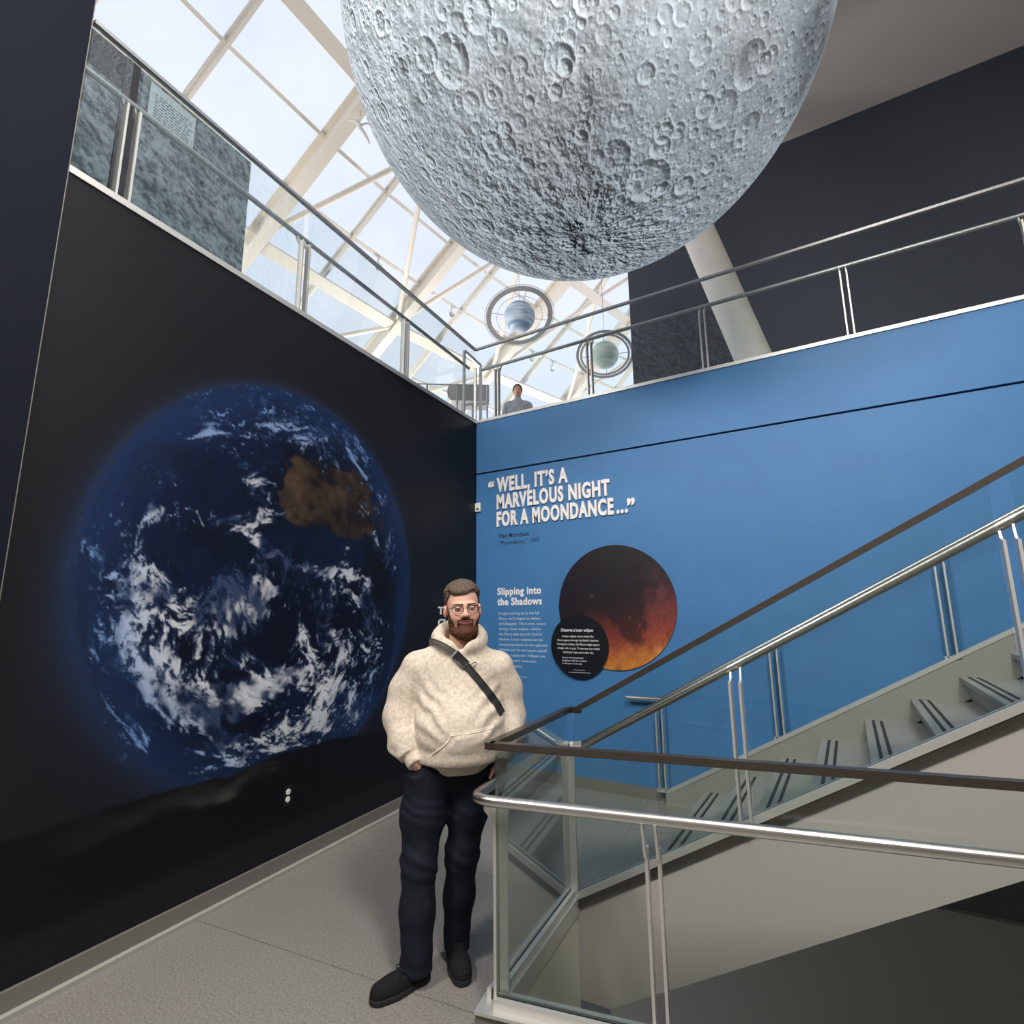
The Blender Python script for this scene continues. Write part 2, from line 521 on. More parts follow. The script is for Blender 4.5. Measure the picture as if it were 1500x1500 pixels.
# charcoal wall of the upper gallery, ceiling, and the shell behind the viewer
dw = structure(MB().box(1.055, 9.0, 3.0, 3.25, UP, 12.5).build('wall_upper', M['gallery_dark']), 'charcoal wall of the upper gallery')
structure(MB().box(1.95, 9.0, -9.6, 3.0, 8.70, 8.9).build('ceiling', M['ceiling']), 'white ceiling above the upper gallery')
structure(MB().box(1.95, 2.1, -9.6, 3.0, 8.9, 12.6).build('wall_clerestory', M['white_wall']))
structure(MB().box(8.9, 9.1, -9.6, 3.2, -4.0, 8.9).build('wall_right', M['white_wall']))
structure(MB().box(-8, 9.1, -9.8, -9.6, -4.0, 12.6).build('wall_front', M['white_wall']))

# stairwell below: fascia under the short side, lower level floor and dark walls
f1 = MB().prism([Vector((RA.x, RA.y, -4.0)), Vector((RB.x, RB.y, -4.0)), Vector((RB.x, RB.y, -4.0)) - NL * 0.0 + Vector((0.035, 0, 0)), Vector((RA.x, RA.y, -4.0)) + Vector((0.035, 0.05, 0))], (0, 0, 4.06))
structure(f1.build('wall_stairwell', M['fascia']), 'pale fascia wall below the short glass side')
structure(MB().box(1.5, 9.0, -9.6, 0.0, -4.1, -4.0).build('floor_lower', M['basement']))
structure(MB().box(1.5, 9.0, -0.03, 0.03, -4.0, -0.4).build('wall_lower', M['basement']))
structure(MB().prism([RA + RU * 0.05 + Vector((0, 0, -4.0)), RA + RU * 6.6 + Vector((0, 0, -4.0)), RA + RU * 6.6 + Vector((0.04, -0.2, -4.0)), RA + RU * 0.0 + Vector((0.04, -0.2, -4.0))], (0, 0, 3.7)).build('wall_well', M['basement']))
# curb under the near balustrade
cu = MB()
a = RA + Vector((-0.085, -0.085, 0)); 
ru = RU; rn = Vector((RU.y, -RU.x, 0))      # rn points to the viewer's side
p0 = RA + rn * 0.055 - RU * 0.05; p1 = RA + rn * 0.055 + RU * 6.5; p2 = RA - rn * 0.055 + RU * 6.5; p3 = RA - rn * 0.055 - RU * 0.05
cu.prism([p0, p1, p2, p3], (0, 0, 0.075))
curb = structure(cu.build('trim_3', M['base']), 'low curb under the near glass balustrade')
cu = MB().prism([p0 + rn * 0.012 + Vector((0, 0, 0.075)), p1 + rn * 0.012 + Vector((0, 0, 0.075)), p2 + Vector((0, 0, 0.075)), p3 + Vector((0, 0, 0.075))], (0, 0, 0.012))
cu.build('curb_top', M['alu'], curb)
sn = Vector((-0.9953, -0.0966, 0))           # away from the stairwell across the short side
q0 = RA + sn * 0.055 + RV * 0.03; q1 = RB + sn * 0.055; q2 = RB - sn * 0.045; q3 = RA - sn * 0.045 + RV * 0.03
MB().prism([q0, q1, q2, q3], (0, 0, 0.085)).build('curb_side', M['alu'], curb)

# leaning round column of the upper gallery
c0 = Vector((3.06, 1.5, 4.56)); c1 = Vector((2.47, 1.5, 6.78)); cd = (c1 - c0).normalized()
structure(MB().tube([c0 - cd * 0.65, c0, c1, c1 + cd * 2.2], 0.205, 40).build('column', M['column'], smooth=True), 'white round leaning column behind the balcony')

# ---------------------------------------------------------------- skylight
sky_root = structure(empty('window_1', (-3.0, 3.0, UP)), 'sloping glazed roof with cream steel rafters')
def U_at(y): return Vector((0.015 * y * y + 0.002 * y - 2.677, y, 9.2))
def L_at(y):
    yl = 1.022 * y - 0.058
    return Vector((0.017 * yl * yl - 0.013 * yl - 3.47, yl, 8.6))
def raf(y, t):
    l = L_at(y); u = U_at(y)
    return l + (u - l) * t
ys_beam = [-10.6, -8.1, -5.55, -3.0 + 0.0, -0.432, 2.697, 5.677, 8.544, 11.6]
ys_beam = [-9.6, -6.5, -3.45, -0.432, 2.697, 5.677, 8.544, 11.5]
ys_mull = [-8.1, -5.0, -2.115 + 0.1, 0.93 + 0.1, 3.955 + 0.15, 6.9 + 0.1, 10.0]
ys_mull = [-8.1, -5.0, -2.115, 0.93, 3.955, 6.9, 10.0]
T0, T1 = -3.0, 5.6
def rup(y):
    """outward normal of the glazing near y"""
    d = (raf(y, 1) - raf(y, 0)).normalized()
    s = (raf(y + 0.5, 0) - raf(y - 0.5, 0)).normalized()
    n = d.cross(s)
    return n if n.z > 0 else -n
for y in ys_beam:
    n = rup(y)
    s = (raf(y + 0.5, 0) - raf(y - 0.5, 0)).normalized()
    b = MB()
    A, B = raf(y, T0), raf(y, T1)
    # I-section: wide lower flange, web, upper flange
    b.beam(A - n * 0.36, B - n * 0.36, 0.20, 0.03, n)
    b.beam(A - n * 0.20, B - n * 0.20, 0.05, 0.30, n)
    b.beam(A - n * 0.04, B - n * 0.04, 0.20, 0.03, n)
    foot = raf(y, T0) - n * 0.2
    b.beam(foot + Vector((0.05, 0, 0.1)), Vector((foot.x + 0.05, foot.y, UP)), 0.2, 0.24, (0, 1, 0))
    b.build('rafter', M['cream'], sky_root)
    b = MB().beam(A + n * 0.03, B + n * 0.03, 0.10, 0.06, n)
    b.build('rafter_cap', M['mullion'], sky_root)
for y in ys_mull:
    n = rup(y)
    A, B = raf(y, T0), raf(y, T1)
    b = MB()
    b.beam(A - n * 0.02, B - n * 0.02, 0.085, 0.05, n)
    b.beam(A - n * 0.09, B - n * 0.09, 0.045, 0.10, n)
    b.build('mullion', M['mullion'], sky_root)
ys_all = sorted(ys_beam + ys_mull)
for t in range(-3, 6):
    big = t in (-1, 2, 5)
    for i in range(len(ys_beam) - 1):
        ya, ym, yb = ys_beam[i], ys_mull[i], ys_beam[i + 1]
        if big:
            n = rup(ym)
            b = MB().beam(raf(ya, t) - n * 0.24, raf(yb, t) - n * 0.24, 0.22, 0.10, n)
            b.build('tie_beam', M['cream'], sky_root)
        else:
            b = MB()
            n = rup(ya); b.beam(raf(ya, t) - n * 0.05, raf(ym, t) - n * 0.05, 0.055, 0.07, n)
            b.beam(raf(ym, t) - n * 0.05, raf(yb, t) - n * 0.05, 0.055, 0.07, n)
            b.build('purlin', M['mullion'], sky_root)
# tubular chevron braces between the tie beams
for i in range(len(ys_beam) - 1):
    ya, ym, yb = ys_beam[i], ys_mull[i], ys_beam[i + 1]
    n = rup(ym)
    if ya < -0.5: continue
    for (y0, t0), (y1, t1) in (((ya, -0.9), (ym, 2.0)), ((yb, -0.9), (ym, 2.0)), ((ya, 5.0), (ym, 2.0)), ((yb, 5.0), (ym, 2.0))):
        MB().tube([raf(y0, t0) - n * 0.26, raf(y1, t1) - n * 0.26], 0.05, 10).build('brace', M['cream'], sky_root, smooth=True)
    MB().tube([raf(yb, -0.95) - n * 0.26, raf(ym, -2.6) - n * 0.26], 0.05, 10).build('brace', M['cream'], sky_root, smooth=True)
# glass panes
for i in range(len(ys_all) - 1):
    for t in range(-3, 6):
        t1 = min(t + 1, T1)
        a, b_, c, d = raf(ys_all[i], t), raf(ys_all[i + 1], t), raf(ys_all[i + 1], t1), raf(ys_all[i], t1)
        n = rup((ys_all[i] + ys_all[i + 1]) / 2)
        MB().prism([a, b_, c, d], n * 0.008).build('pane', M['pane'], sky_root)
    a, b_ = raf(ys_all[i], -3), raf(ys_all[i + 1], -3)
    MB().prism([a, b_, Vector((b_.x, b_.y, UP)), Vector((a.x, a.y, UP))], (-0.01, 0, 0)).build('pane', M['pane'], sky_root)
# ---------------------------------------------------------------- staircase
RISE, RUN, X1, NST = 0.172, 0.307, 2.483, 12
YW, YN = -0.10, -2.00            # wall side skirt face, open side edge
stair = empty('staircase', (X1, -1.1, 0), 'grey terrazzo staircase climbing to the right along the blue wall', 'stairs')
for k in range(NST):
    x = X1 + RUN * k; z = RISE * (k + 1)
    # undercut riser: leans in towards its foot
    b = MB().prism([(x + 0.012, YN, z - 0.03), (x + 0.055, YN, z - RISE), (x + 0.10, YN, z - RISE), (x + 0.10, YN, z - 0.03)], (0, YW - YN, 0))
    b.build('riser', M['tread'], stair)
    b = MB().box(x, x + RUN + 0.06, YN, YW, z - 0.034, z)
    tr = b.build('tread', M['tread'], stair)
    for d in (0.045, 0.095):
        MB().box(x + d, x + d + 0.019, YN + 0.06, YW - 0.03, z - 0.002, z + 0.003).build('nosing_strip', M['strip'], tr)
SL = RISE / RUN
def ln(x, z0): return z0 + (x - X1) * SL
xe = X1 + RUN * NST
# open-side stringer wall (deep plastered side) and the soffit slab
b = MB().prism([(2.16, -2.10, 0.03), (2.20, -2.10, 0.055), (xe, -2.10, ln(xe, 0.218)), (xe, -2.10, ln(xe, -0.363)), (2.36, -2.10, -0.433), (2.16, -2.10, -0.44)], (0, 0.10, 0))
b.build('stringer', M['plaster'], stair)
b = MB().prism([(2.36, -2.0, -0.433), (xe, -2.0, ln(xe, -0.363)), (xe, -2.0, ln(xe, -0.20)), (2.36, -2.0, -0.28)], (0, 1.95, 0))
b.build('soffit', M['plaster'], stair)
# wall-side skirt with its pale trim
b = MB().prism([(2.13, -0.10, 0.0), (X1 + 0.02, -0.10, 0.0), (xe, -0.10, ln(xe, 0.0)), (xe, -0.10, ln(xe, 0.30)), (2.16, -0.10, 0.115), (2.13, -0.10, 0.10)], (0, 0.098, 0))
b.build('skirt', M['tread'], stair)
b = MB().beam((2.155, -0.075, 0.115), (xe, -0.075, ln(xe, 0.315)), 0.06, 0.03, (0, 0, 1))
b.build('skirt_trim', M['alu'], stair)

# ---------------------------------------------------------------- balustrades
def arc(c, a, b, n=6):
    return [c + a * math.cos(t) + b * math.sin(t) for t in [PI / 2 * i / n for i in range(n + 1)]]

def double_post(parent, p, along, out, h, hr_off, hr_z, w=0.012, dep=0.055, gap=0.075, mat='alu'):
    """two flat upright bars; each steps over to a slim neck that carries the handrail"""
    for s in (-1, 1):
        q = p + along * (s * gap / 2)
        b = MB()
        b.beam(q, q + Vector((0, 0, h)), w, dep, out)
        top = q + Vector((0, 0, h - 0.015))
        sh = q + out * (hr_off * 0.5) + Vector((0, 0, h + 0.0))
        b.beam(top, sh, w * 0.9, 0.03, (0, 0, 1))
        hz = hr_z(q) if callable(hr_z) else hr_z
        b.beam(sh - Vector((0, 0, 0.012)), Vector((q.x + out.x * hr_off, q.y + out.y * hr_off, hz - 0.015)), w * 0.8, 0.024, out)
        b.build('post_bar', M[mat], parent)

def pane_quad(parent, a, b, za0, zb0, za1, zb1, th, out, mat):
    """sheet of glass from a to b in plan with its own bottom and top heights"""
    p = [Vector((a.x, a.y, za0)), Vector((b.x, b.y, zb0)), Vector((b.x, b.y, zb1)), Vector((a.x, a.y, za1))]
    return MB().prism([v - out * (th / 2) for v in p], out * th).build('glass_panel', M[mat], parent)

Z = lambda p, z: Vector((p.x, p.y, z))
# stairwell balustrade: near run and short side share one handrail and one cap
bal = empty('glass_balustrade', (RA.x, RA.y, 0.09), 'glass balustrade with steel handrail round the stairwell corner in front of the man', 'railing')
outn = rn; outs = sn
E1 = RA + RU * 6.4
cap = MB()
CZ = 1.10
def capbar(a, b, z, side, mat=M['steel_dark']):
    return MB().beam(Z(a, z), Z(b, z), 0.042, 0.030, (0, 0, 1))
c = capbar(RA - RU * 0.0 + outn * 0.0, E1, CZ, outn)
c.beam(Z(RA - RV * 0.021, CZ), Z(RB, CZ), 0.042, 0.030)
c.build('cap_rail', M['steel_dark'], bal)
# handrail with a rounded corner
ho = 0.075; HZ = 0.89; rr = 0.11
hc = RA + outn * ho + outs * ho
n0 = hc + RU * rr; n1 = hc + RV * rr
path = [Z(E1 + outn * ho, HZ), Z(n0 + RU * 0.02, HZ)]
for i in range(9):
    t = i / 8
    p = n0 * (1 - t) ** 2 + hc * (2 * t * (1 - t)) + n1 * t ** 2
    path.append(Z(p, HZ))
path += [Z(RB + outs * ho - RV * 0.06, HZ)]
ctr = RB + outs * ho
e = Vector((1, 0.0, 0))
for i in range(7):
    t = i / 6
    p = (ctr - RV * 0.05) * (1 - t) ** 2 + (ctr + RV * 0.03) * (2 * t * (1 - t)) + (ctr + RV * 0.03 + e * 0.06) * t ** 2
    path.append(Z(p, HZ))
hsx = 2.235; hsy = ctr.y + RV.y * 0.03
path += [Vector((hsx - 0.02, hsy, HZ + 0.003)), Vector((hsx, hsy, HZ + 0.01))]
MB().tube(path, 0.0235, 16).build('handrail', M['steel'], bal, smooth=True)
# glass
gz0, gz1 = 0.10, CZ - 0.012
pane_quad(bal, RA + RU * 0.03, RA + RU * 0.655, gz0, gz0, gz1, gz1, 0.012, outn, 'glass')
pane_quad(bal, RA + RU * 0.725, RA + RU * 2.30, gz0, gz0, gz1, gz1, 0.012, outn, 'glass')
pane_quad(bal, RA + RU * 2.34, RA + RU * 4.1, gz0, gz0, gz1, gz1, 0.012, outn, 'glass')
pane_quad(bal, RA + RV * 0.03, RB - RV * 0.02, gz0, gz0, gz1, gz1, 0.012, outs, 'glass')
# clamping channel: two pale bars with a black gasket between
for s, m_, nm in ((-1, 'alu', 'channel_bar'), (1, 'alu', 'channel_bar'), (0, 'gasket', 'gasket')):
    b = MB()
    for A_, B_, o_ in ((RA + RU * 0.02, E1, outn), (RA + RV * 0.02, RB, outs)):
        b.beam(Z(A_ + o_ * (0.022 * s), 0.105 if s else 0.098), Z(B_ + o_ * (0.022 * s), 0.105 if s else 0.098), 0.022, 0.036 if s else 0.03)
    b.build(nm, M[m_], bal)
# corner post and far post: flat plate pair with a shoulder bracket carrying the handrail
def plate_post(parent, p, along, out, z0, z1, hz):
    b = MB()
    # broad plate and a slim fin beside it
    b.beam(Z(p + out * 0.010, z0), Z(p + out * 0.010, z1), 0.036, 0.014, out)
    b.beam(Z(p + along * 0.024 - out * 0.002, z0), Z(p + along * 0.024 - out * 0.002, z1), 0.010, 0.040, out)
    b.build('post', M['alu'], parent)
    b = MB()
    q = p + along * 0.002
    prof = [(0.0, z1), (0.0, z1 - 0.085), (0.035, z1 - 0.065), (0.075, z1 - 0.03), (0.075, hz - 0.02), (0.055, hz - 0.02), (0.05, z1 - 0.005)]
    b.prism([Z(q + out * d, zz) for d, zz in prof], along * 0.012)
    b.build('bracket', M['alu'], parent)
plate_post(bal, RA + RU * 0.025 + RV * 0.02, RU, outs, 0.09, 0.845, HZ)
plate_post(bal, RB - RV * 0.03, RU, outs, 0.09, 0.845, HZ)
for t in (0.69, 2.32):
    double_post(bal, Z(RA + RU * t - outn * 0.03, 0.05), RU, outn, 0.70, ho + 0.03, HZ, gap=0.05)

# stair balustrade on the open side
sb = empty('stair_balustrade', (2.20, -2.10, 0.1), 'inclined glass balustrade with steel handrail on the open side of the staircase', 'railing')
gy = -2.10
zc = lambda x: 1.112 + (x - 2.222) * 0.552       # cap
zh = lambda x: 0.905 + (x - 2.255) * 0.556       # handrail
zk = lambda x: 0.112 + (x - 2.205) * 0.570       # channel top
XE = 6.1
MB().beam((2.215, gy, zc(2.215)), (XE, gy, zc(XE)), 0.042, 0.030).add([], []).build('cap_rail', M['steel_dark'], sb)
MB().beam((2.15, gy + 0.015, CZ), (2.235, gy, CZ + 0.004), 0.042, 0.030).build('cap_end', M['steel_dark'], sb)
hy = hsy
MB().tube([(2.236, hy, 0.9), (2.27, hy, zh(2.27) + 0.002), (XE, hy, zh(XE))], 0.0235, 16).build('handrail', M['steel'], sb, smooth=True)
MB().tube([(2.165, hy, 0.892), (2.24, hy, 0.902)], 0.0245, 16).build('end_sleeve', M['white'], sb, smooth=True)
oy = Vector((0, -1, 0)); ax = Vector((1, 0, 0))
joints = [2.19, 3.105, 3.185, 4.29, 4.37, 5.5]
for i in range(0, 6, 2):
    a, b_ = joints[i], joints[i + 1]
    pane_quad(sb, Vector((a, gy, 0)), Vector((b_, gy, 0)), zk(a) - 0.02, zk(b_) - 0.02, zc(a) - 0.012, zc(b_) - 0.012, 0.012, oy, 'glass')
pane_quad(sb, Vector((3.112, gy, 0)), Vector((3.178, gy, 0)), zh(3.112) + 0.03, zh(3.178) + 0.03, zc(3.112) - 0.012, zc(3.178) - 0.012, 0.012, oy, 'glass')
for s, m_, nm in ((-1, 'alu', 'channel_bar'), (1, 'alu', 'channel_bar'), (0, 'gasket', 'gasket')):
    y = gy - 0.022 * s
    MB().beam((2.195, y, zk(2.195) - 0.015), (XE, y, zk(XE) - 0.015), 0.022, 0.034 if s else 0.026).build(nm, M[m_], sb)
MB().beam((2.195, gy - 0.012, zk(2.195) - 0.05), (XE, gy - 0.012, zk(XE) - 0.05), 0.03, 0.03).build('channel_base', M['steel_dark'], sb)
for x in (3.145, 4.33):
    double_post(sb, Vector((x, gy - 0.028, zk(x) - 0.03)), ax, Vector((0, 1, 0)), zh(x) - zk(x) - 0.05, hy - gy + 0.028, lambda q: zh(q.x), gap=0.05)

# wall-side handrail on paired posts
wr = empty('stair_handrail', (2.10, -0.12, 0.1), 'steel handrail on paired posts along the blue wall side of the staircase', 'railing')
wy = -0.075
zw = lambda x: 0.895 + (x - 2.14) * 0.556
MB().tube([(1.80, wy, 0.893), (2.13, wy, 0.895), (2.16, wy, zw(2.17)), (XE, wy, zw(XE))], 0.020, 14).build('handrail', M['steel'], wr, smooth=True)
for x in (2.105, 3.11, 4.31, 5.4):
    zb = 0.115 if x < 2.2 else 0.115 + (x - 2.155) * 0.565
    for s in (-1, 1):
        q = x + s * 0.028
        b = MB()
        b.beam((q, wy, zb), (q, wy, zw(q) - 0.09), 0.012, 0.05, (0, 1, 0))
        b.beam((q, wy, zw(q) - 0.10), (q + 0.004, wy, zw(q) - 0.012), 0.009, 0.022, (0, 1, 0))
        b.build('post_bar', M['alu'], wr)
    MB().box(x - 0.05, x + 0.05, wy - 0.025, wy + 0.025, zb - 0.012, zb + 0.012).build('shoe', M['alu'], wr)

# balcony balustrades
def balcony(name, label, p0, along, length, out, posts, base_z, gapw=0.05):
    r = empty(name, (p0.x, p0.y, base_z), label, 'railing')
    cz, hz = 5.02, 4.755
    e = p0 + along * length
    MB().beam(Z(p0, cz), Z(e, cz), 0.035, 0.024).build('cap_rail', M['cap_up'], r)
    MB().tube([Z(p0 + out * -0.06 + along * 0.06, hz), Z(e + out * -0.06, hz)], 0.020, 12).build('handrail', M['cap_up'], r, smooth=True)
    last = 0.01
    for t in list(posts) + [length]:
        a = p0 + along * last; b_ = p0 + along * (t - 0.03 if t != length else length)
        if (b_ - a).length > 0.05:
            pane_quad(r, a, b_, base_z - 0.02, base_z - 0.02, cz - 0.01, cz - 0.01, 0.012, out, 'glass_up')
        last = t + 0.03
    for t in posts:
        double_post(r, Z(p0 + along * t, base_z - 0.02), along, out * -1, hz - base_z - 0.06, 0.06, hz, gap=gapw, w=0.012, dep=0.05)
    return r
pl = LW(0, -0.055, 0)
lb = balcony('balcony_balustrade', 'glass balustrade of the left balcony above the black wall', Vector((pl.x + 0.0, pl.y + 0.055, 0)), LD, 4.40, NL, [1.46, 2.81, 4.15], UP, 0.07)
rb = balcony('balcony_balustrade', 'glass balustrade of the balcony above the blue wall', Vector((-0.055, 0.05, 0)), Vector((1, 0, 0)), 9.0, Vector((0, -1, 0)), [0.33, 1.56, 2.79, 4.02, 5.25, 6.5], UP, 0.05)
MB().tube([Z(Vector((-0.055, 0.05, 0)), UP), Z(Vector((-0.055, 0.05, 0)), 4.77)], 0.02, 8).build('corner_post', M['alu'], rb)
# ---------------------------------------------------------------- hanging moon
MC = np.array([2.397, -2.07, 6.04]); MR = 1.75
PN = np.array([-0.022, 0.103, -0.994])
SUNV = np.array([0.93, -0.34, 0.16])
_pn = PN / np.linalg.norm(PN)
def _mer(d):
    n_ = np.cross(np.array(d), _pn); return n_ / np.linalg.norm(n_)
SEAMN = _mer((0.361, -0.483, -0.798))
if SEAMN @ np.array([0.85, 0.52, 0]) < 0: SEAMN = -SEAMN
STRN = _mer((0.16, -0.36, -0.92)); STRD = np.array([0.16, -0.36, -0.92])
STRD = STRD - _pn * (STRD @ _pn)
E1 = np.array([1.0, 0, 0]); E2 = np.array([0, 1.0, 0])
BIGC = [((-0.18, -0.669, -0.721), 0.075), ((0.17, -0.555, -0.815), 0.040), ((0.205, -0.583, -0.786), 0.020), ((-0.145, -0.686, -0.713), 0.020), ((-0.259, -0.695, -0.67), 0.050), ((-0.077, -0.182, -0.98), 0.060), ((0.06, -0.076, -0.995), 0.040), ((-0.184, -0.089, -0.979), 0.055), ((-0.318, -0.115, -0.941), 0.050), ((0.213, -0.254, -0.943), 0.060), ((0.284, -0.099, -0.954), 0.085), ((0.006, -0.39, -0.921), 0.040), ((-0.113, -0.442, -0.89), 0.045), ((-0.241, -0.358, -0.902), 0.040), ((-0.382, -0.677, -0.629), 0.030), ((-0.614, -0.542, -0.574), 0.045), ((-0.478, -0.369, -0.797), 0.030), ((-0.394, 0.095, -0.914), 0.070), ((0.654, -0.158, -0.739), 0.070), ((0.557, -0.121, -0.822), 0.060), ((0.478, 0.026, -0.878), 0.035), ((0.611, 0.041, -0.791), 0.060), ((-0.035, -0.722, -0.691), 0.050), ((0.43, -0.465, -0.774), 0.020), ((0.505, -0.436, -0.745), 0.030), ((0.296, -0.538, -0.789), 0.026), ((0.322, -0.496, -0.806), 0.018), ((-0.114, -0.72, -0.685), 0.040), ((0.156, -0.555, -0.817), 0.050), ((0.194, -0.437, -0.878), 0.022), ((0.281, -0.394, -0.875), 0.018), ((0.463, -0.469, -0.752), 0.025), ((-0.0, -0.661, -0.75), 0.035), ((-0.164, -0.576, -0.801), 0.035), ((-0.339, -0.617, -0.71), 0.022), ((-0.033, -0.485, -0.874), 0.030), ((-0.35, -0.244, -0.904), 0.045), ((-0.585, -0.141, -0.799), 0.050), ((0.701, -0.173, -0.692), 0.030), ((0.373, 0.147, -0.916), 0.030)]
MARE = [(np.array(d), w, a) for d, w, a in [((-0.382, -0.677, -0.629), 0.035, 0.55), ((-0.384, -0.595, -0.707), 0.035, 0.6), ((0.643, -0.193, -0.741), 0.04, 0.45),
        ((0.844, -0.017, -0.536), 0.12, 0.5), ((0.876, 0.156, -0.457), 0.16, 0.5), ((-0.353, -0.523, -0.775), 0.10, 0.25), ((0.809, 0.197, -0.554), 0.10, 0.35)]]
def build_moon():
    faces = []
    for axis in range(3):
        for sgn in (1, -1):
            n = 80 if (axis, sgn) in ((2, 1), (1, 1)) else 420     # the top and far faces are never seen
            t = np.tan(np.linspace(-PI / 4, PI / 4, n))
            U, V_ = np.meshgrid(t, t, indexing='ij')
            p = np.empty((n, n, 3))
            p[..., axis] = sgn; p[..., (axis + 1) % 3] = U * sgn; p[..., (axis + 2) % 3] = V_
            faces.append((axis, sgn, p / np.linalg.norm(p, axis=-1, keepdims=True)))
    # the pole of the print sits low on the visible face
    pole = PN / np.linalg.norm(PN)
    sun = SUNV / np.linalg.norm(SUNV)
    rng = np.random.default_rng(5)
    # crater list: many small, few large; denser and rougher near the pole
    N = 15000
    c = rng.normal(size=(N, 3)); c /= np.linalg.norm(c, axis=1, keepdims=True)
    rad = np.clip(0.0058 * (rng.random(N) ** -0.42), 0.0058, 0.040)
    extra = 1500
    ce = pole + 0.42 * rng.normal(size=(extra, 3)); ce /= np.linalg.norm(ce, axis=1, keepdims=True)
    re = np.clip(0.007 * (rng.random(extra) ** -0.42), 0.007, 0.028)
    big = BIGC
    cb = np.array([b[0] for b in big]); cb /= np.linalg.norm(cb, axis=1, keepdims=True)
    C_ = np.vstack([cb, c, ce]); Rr = np.concatenate([[b[1] for b in big], rad, re])
    dep = (0.20 + 0.46 * rng.random(len(Rr)) ** 1.5) * np.clip(1.25 - 8 * Rr, 0.45, 1.2)
    dep[:len(big)] = 0.30
    soft = rng.random(len(Rr))
    def profile(x, r, sf):
        """crater height over normalised distance x (floor, wall, rim, apron)"""
        flat = -1.0 if r < 0.03 else -0.75
        bowl = np.where(x < 1, np.maximum(flat, -1.15 + 1.45 * x ** 2.6), 0)
        rim = 0.32 * np.exp(-((x - 1.0) / 0.16) ** 2)
        out = np.where(x >= 1, 0.0, bowl) + rim
        if r > 0.035: out = out + 0.25 * np.exp(-(x / 0.13) ** 2)
        return out
    eps = 0.0036
    verts = []; cols = []; quads = []
    base = 0
    for axis, sgn, P in faces:
        n = P.shape[0]
        # two samples: here and a small step towards the print's sun
        st = sun - P * (P @ sun)[..., None]
        sl = np.linalg.norm(st, axis=-1, keepdims=True)
        st = st / np.maximum(sl, 0.15)
        Q = P + st * eps; Q /= np.linalg.norm(Q, axis=-1, keepdims=True)
        h0 = np.zeros((n, n)); h1 = np.zeros((n, n))
        ca = C_[:, axis] * sgn
        for k in np.nonzero(ca > 0.45)[0]:
            r = Rr[k]; reach = r * 1.55 + eps
            cc = C_[k] / ca[k]
            u = cc[(axis + 1) % 3] * sgn; v = cc[(axis + 2) % 3]
            au, av = math.atan(u), math.atan(v)
            m = reach * 1.25 + 0.004
            if abs(au) > PI / 4 + m or abs(av) > PI / 4 + m: continue
            i0 = max(0, int((au - m + PI / 4) / (PI / 2) * (n - 1))); i1 = min(n, int((au + m + PI / 4) / (PI / 2) * (n - 1)) + 2)
            j0 = max(0, int((av - m + PI / 4) / (PI / 2) * (n - 1))); j1 = min(n, int((av + m + PI / 4) / (PI / 2) * (n - 1)) + 2)
            if i0 >= i1 or j0 >= j1: continue
            a = dep[k] * r
            d0 = np.linalg.norm(P[i0:i1, j0:j1] - C_[k], axis=-1) / r
            d1 = np.linalg.norm(Q[i0:i1, j0:j1] - C_[k], axis=-1) / r
            h0[i0:i1, j0:j1] += a * profile(d0, r, soft[k])
            h1[i0:i1, j0:j1] += a * profile(d1, r, soft[k])
        pd = np.arccos(np.clip(P @ pole, -1, 1))
        near = np.exp(-(pd / 0.55) ** 2)
        east = sstep(-0.06, 0.10, P @ SEAMN)
        rough = (0.0115 + 0.042 * near) * (1.25 - 0.55 * east)
        n0 = fbm(P * 30 + 40, 5, 0.60) * (1 - 0.7 * near) + 1.5 * near * fbm(P * 13 + 8, 5, 0.58); n1 = fbm(Q * 30 + 40, 5, 0.60) * (1 - 0.7 * near) + 1.5 * near * fbm(Q * 13 + 8, 5, 0.58)
        # ridges and troughs run out from the pole
        def radial(X):
            a_ = np.arctan2(X @ E2, X @ E1); r_ = np.arccos(np.clip(X @ pole, -1, 1))
            return np.abs(fbm(np.stack([np.cos(a_) * 7, np.sin(a_) * 7, r_ * 9], -1) + 31 + 0.5 * np.stack([X[..., 0] * 9, X[..., 1] * 9, X[..., 2] * 9], -1), 4, 0.6) - 0.5)
        rad_w = 0.11 * np.exp(-(pd / 0.42) ** 2) * sstep(0.04, 0.22, pd)
        h0 += rough * n0 * 1.5 - rad_w * radial(P); h1 += rough * n1 * 1.5 - rad_w * radial(Q)
        slope = (h1 - h0) / eps
        inc = (P @ sun)
        gain = 1.15 / (0.55 + np.clip(inc + 0.25, 0, 1))
        sh = np.clip(-slope * gain, -3.2, 2.2)
        sh = np.where(sh > 0, np.tanh(sh * 0.8), np.tanh(sh * 0.75))
        alb = 0.285 + 0.09 * (fbm(P * 2.6 + 9, 4) - 0.5) + 0.12 * (fbm(P * 9 + 3, 4) - 0.5)
        for cdir, w, amt in MARE:
            dd = np.linalg.norm(P - cdir / np.linalg.norm(cdir), axis=-1)
            alb = alb * (1 - amt * np.exp(-(dd / w) ** 2) * (0.5 + fbm(P * 14, 3)))
        lum = alb * (1.0 + np.where(sh > 0, 0.85 * sh, 0.82 * sh))
        # deep shadow pockets where the printed sun grazes the pole
        stre = np.exp(-((P @ STRN) / 0.075) ** 2) * (P @ STRD > -0.02) * np.exp(-(pd / 0.62) ** 2)
        pock = sstep(0.43, 0.55, fbm(P * 13 + 70, 4, 0.6)) * np.clip(np.exp(-(pd / 0.27) ** 2) + 0.9 * stre, 0, 1)
        lum = lum * (1 - 0.88 * pock * sstep(0.30, -0.25, sh)) * (0.93 + 0.14 * east)
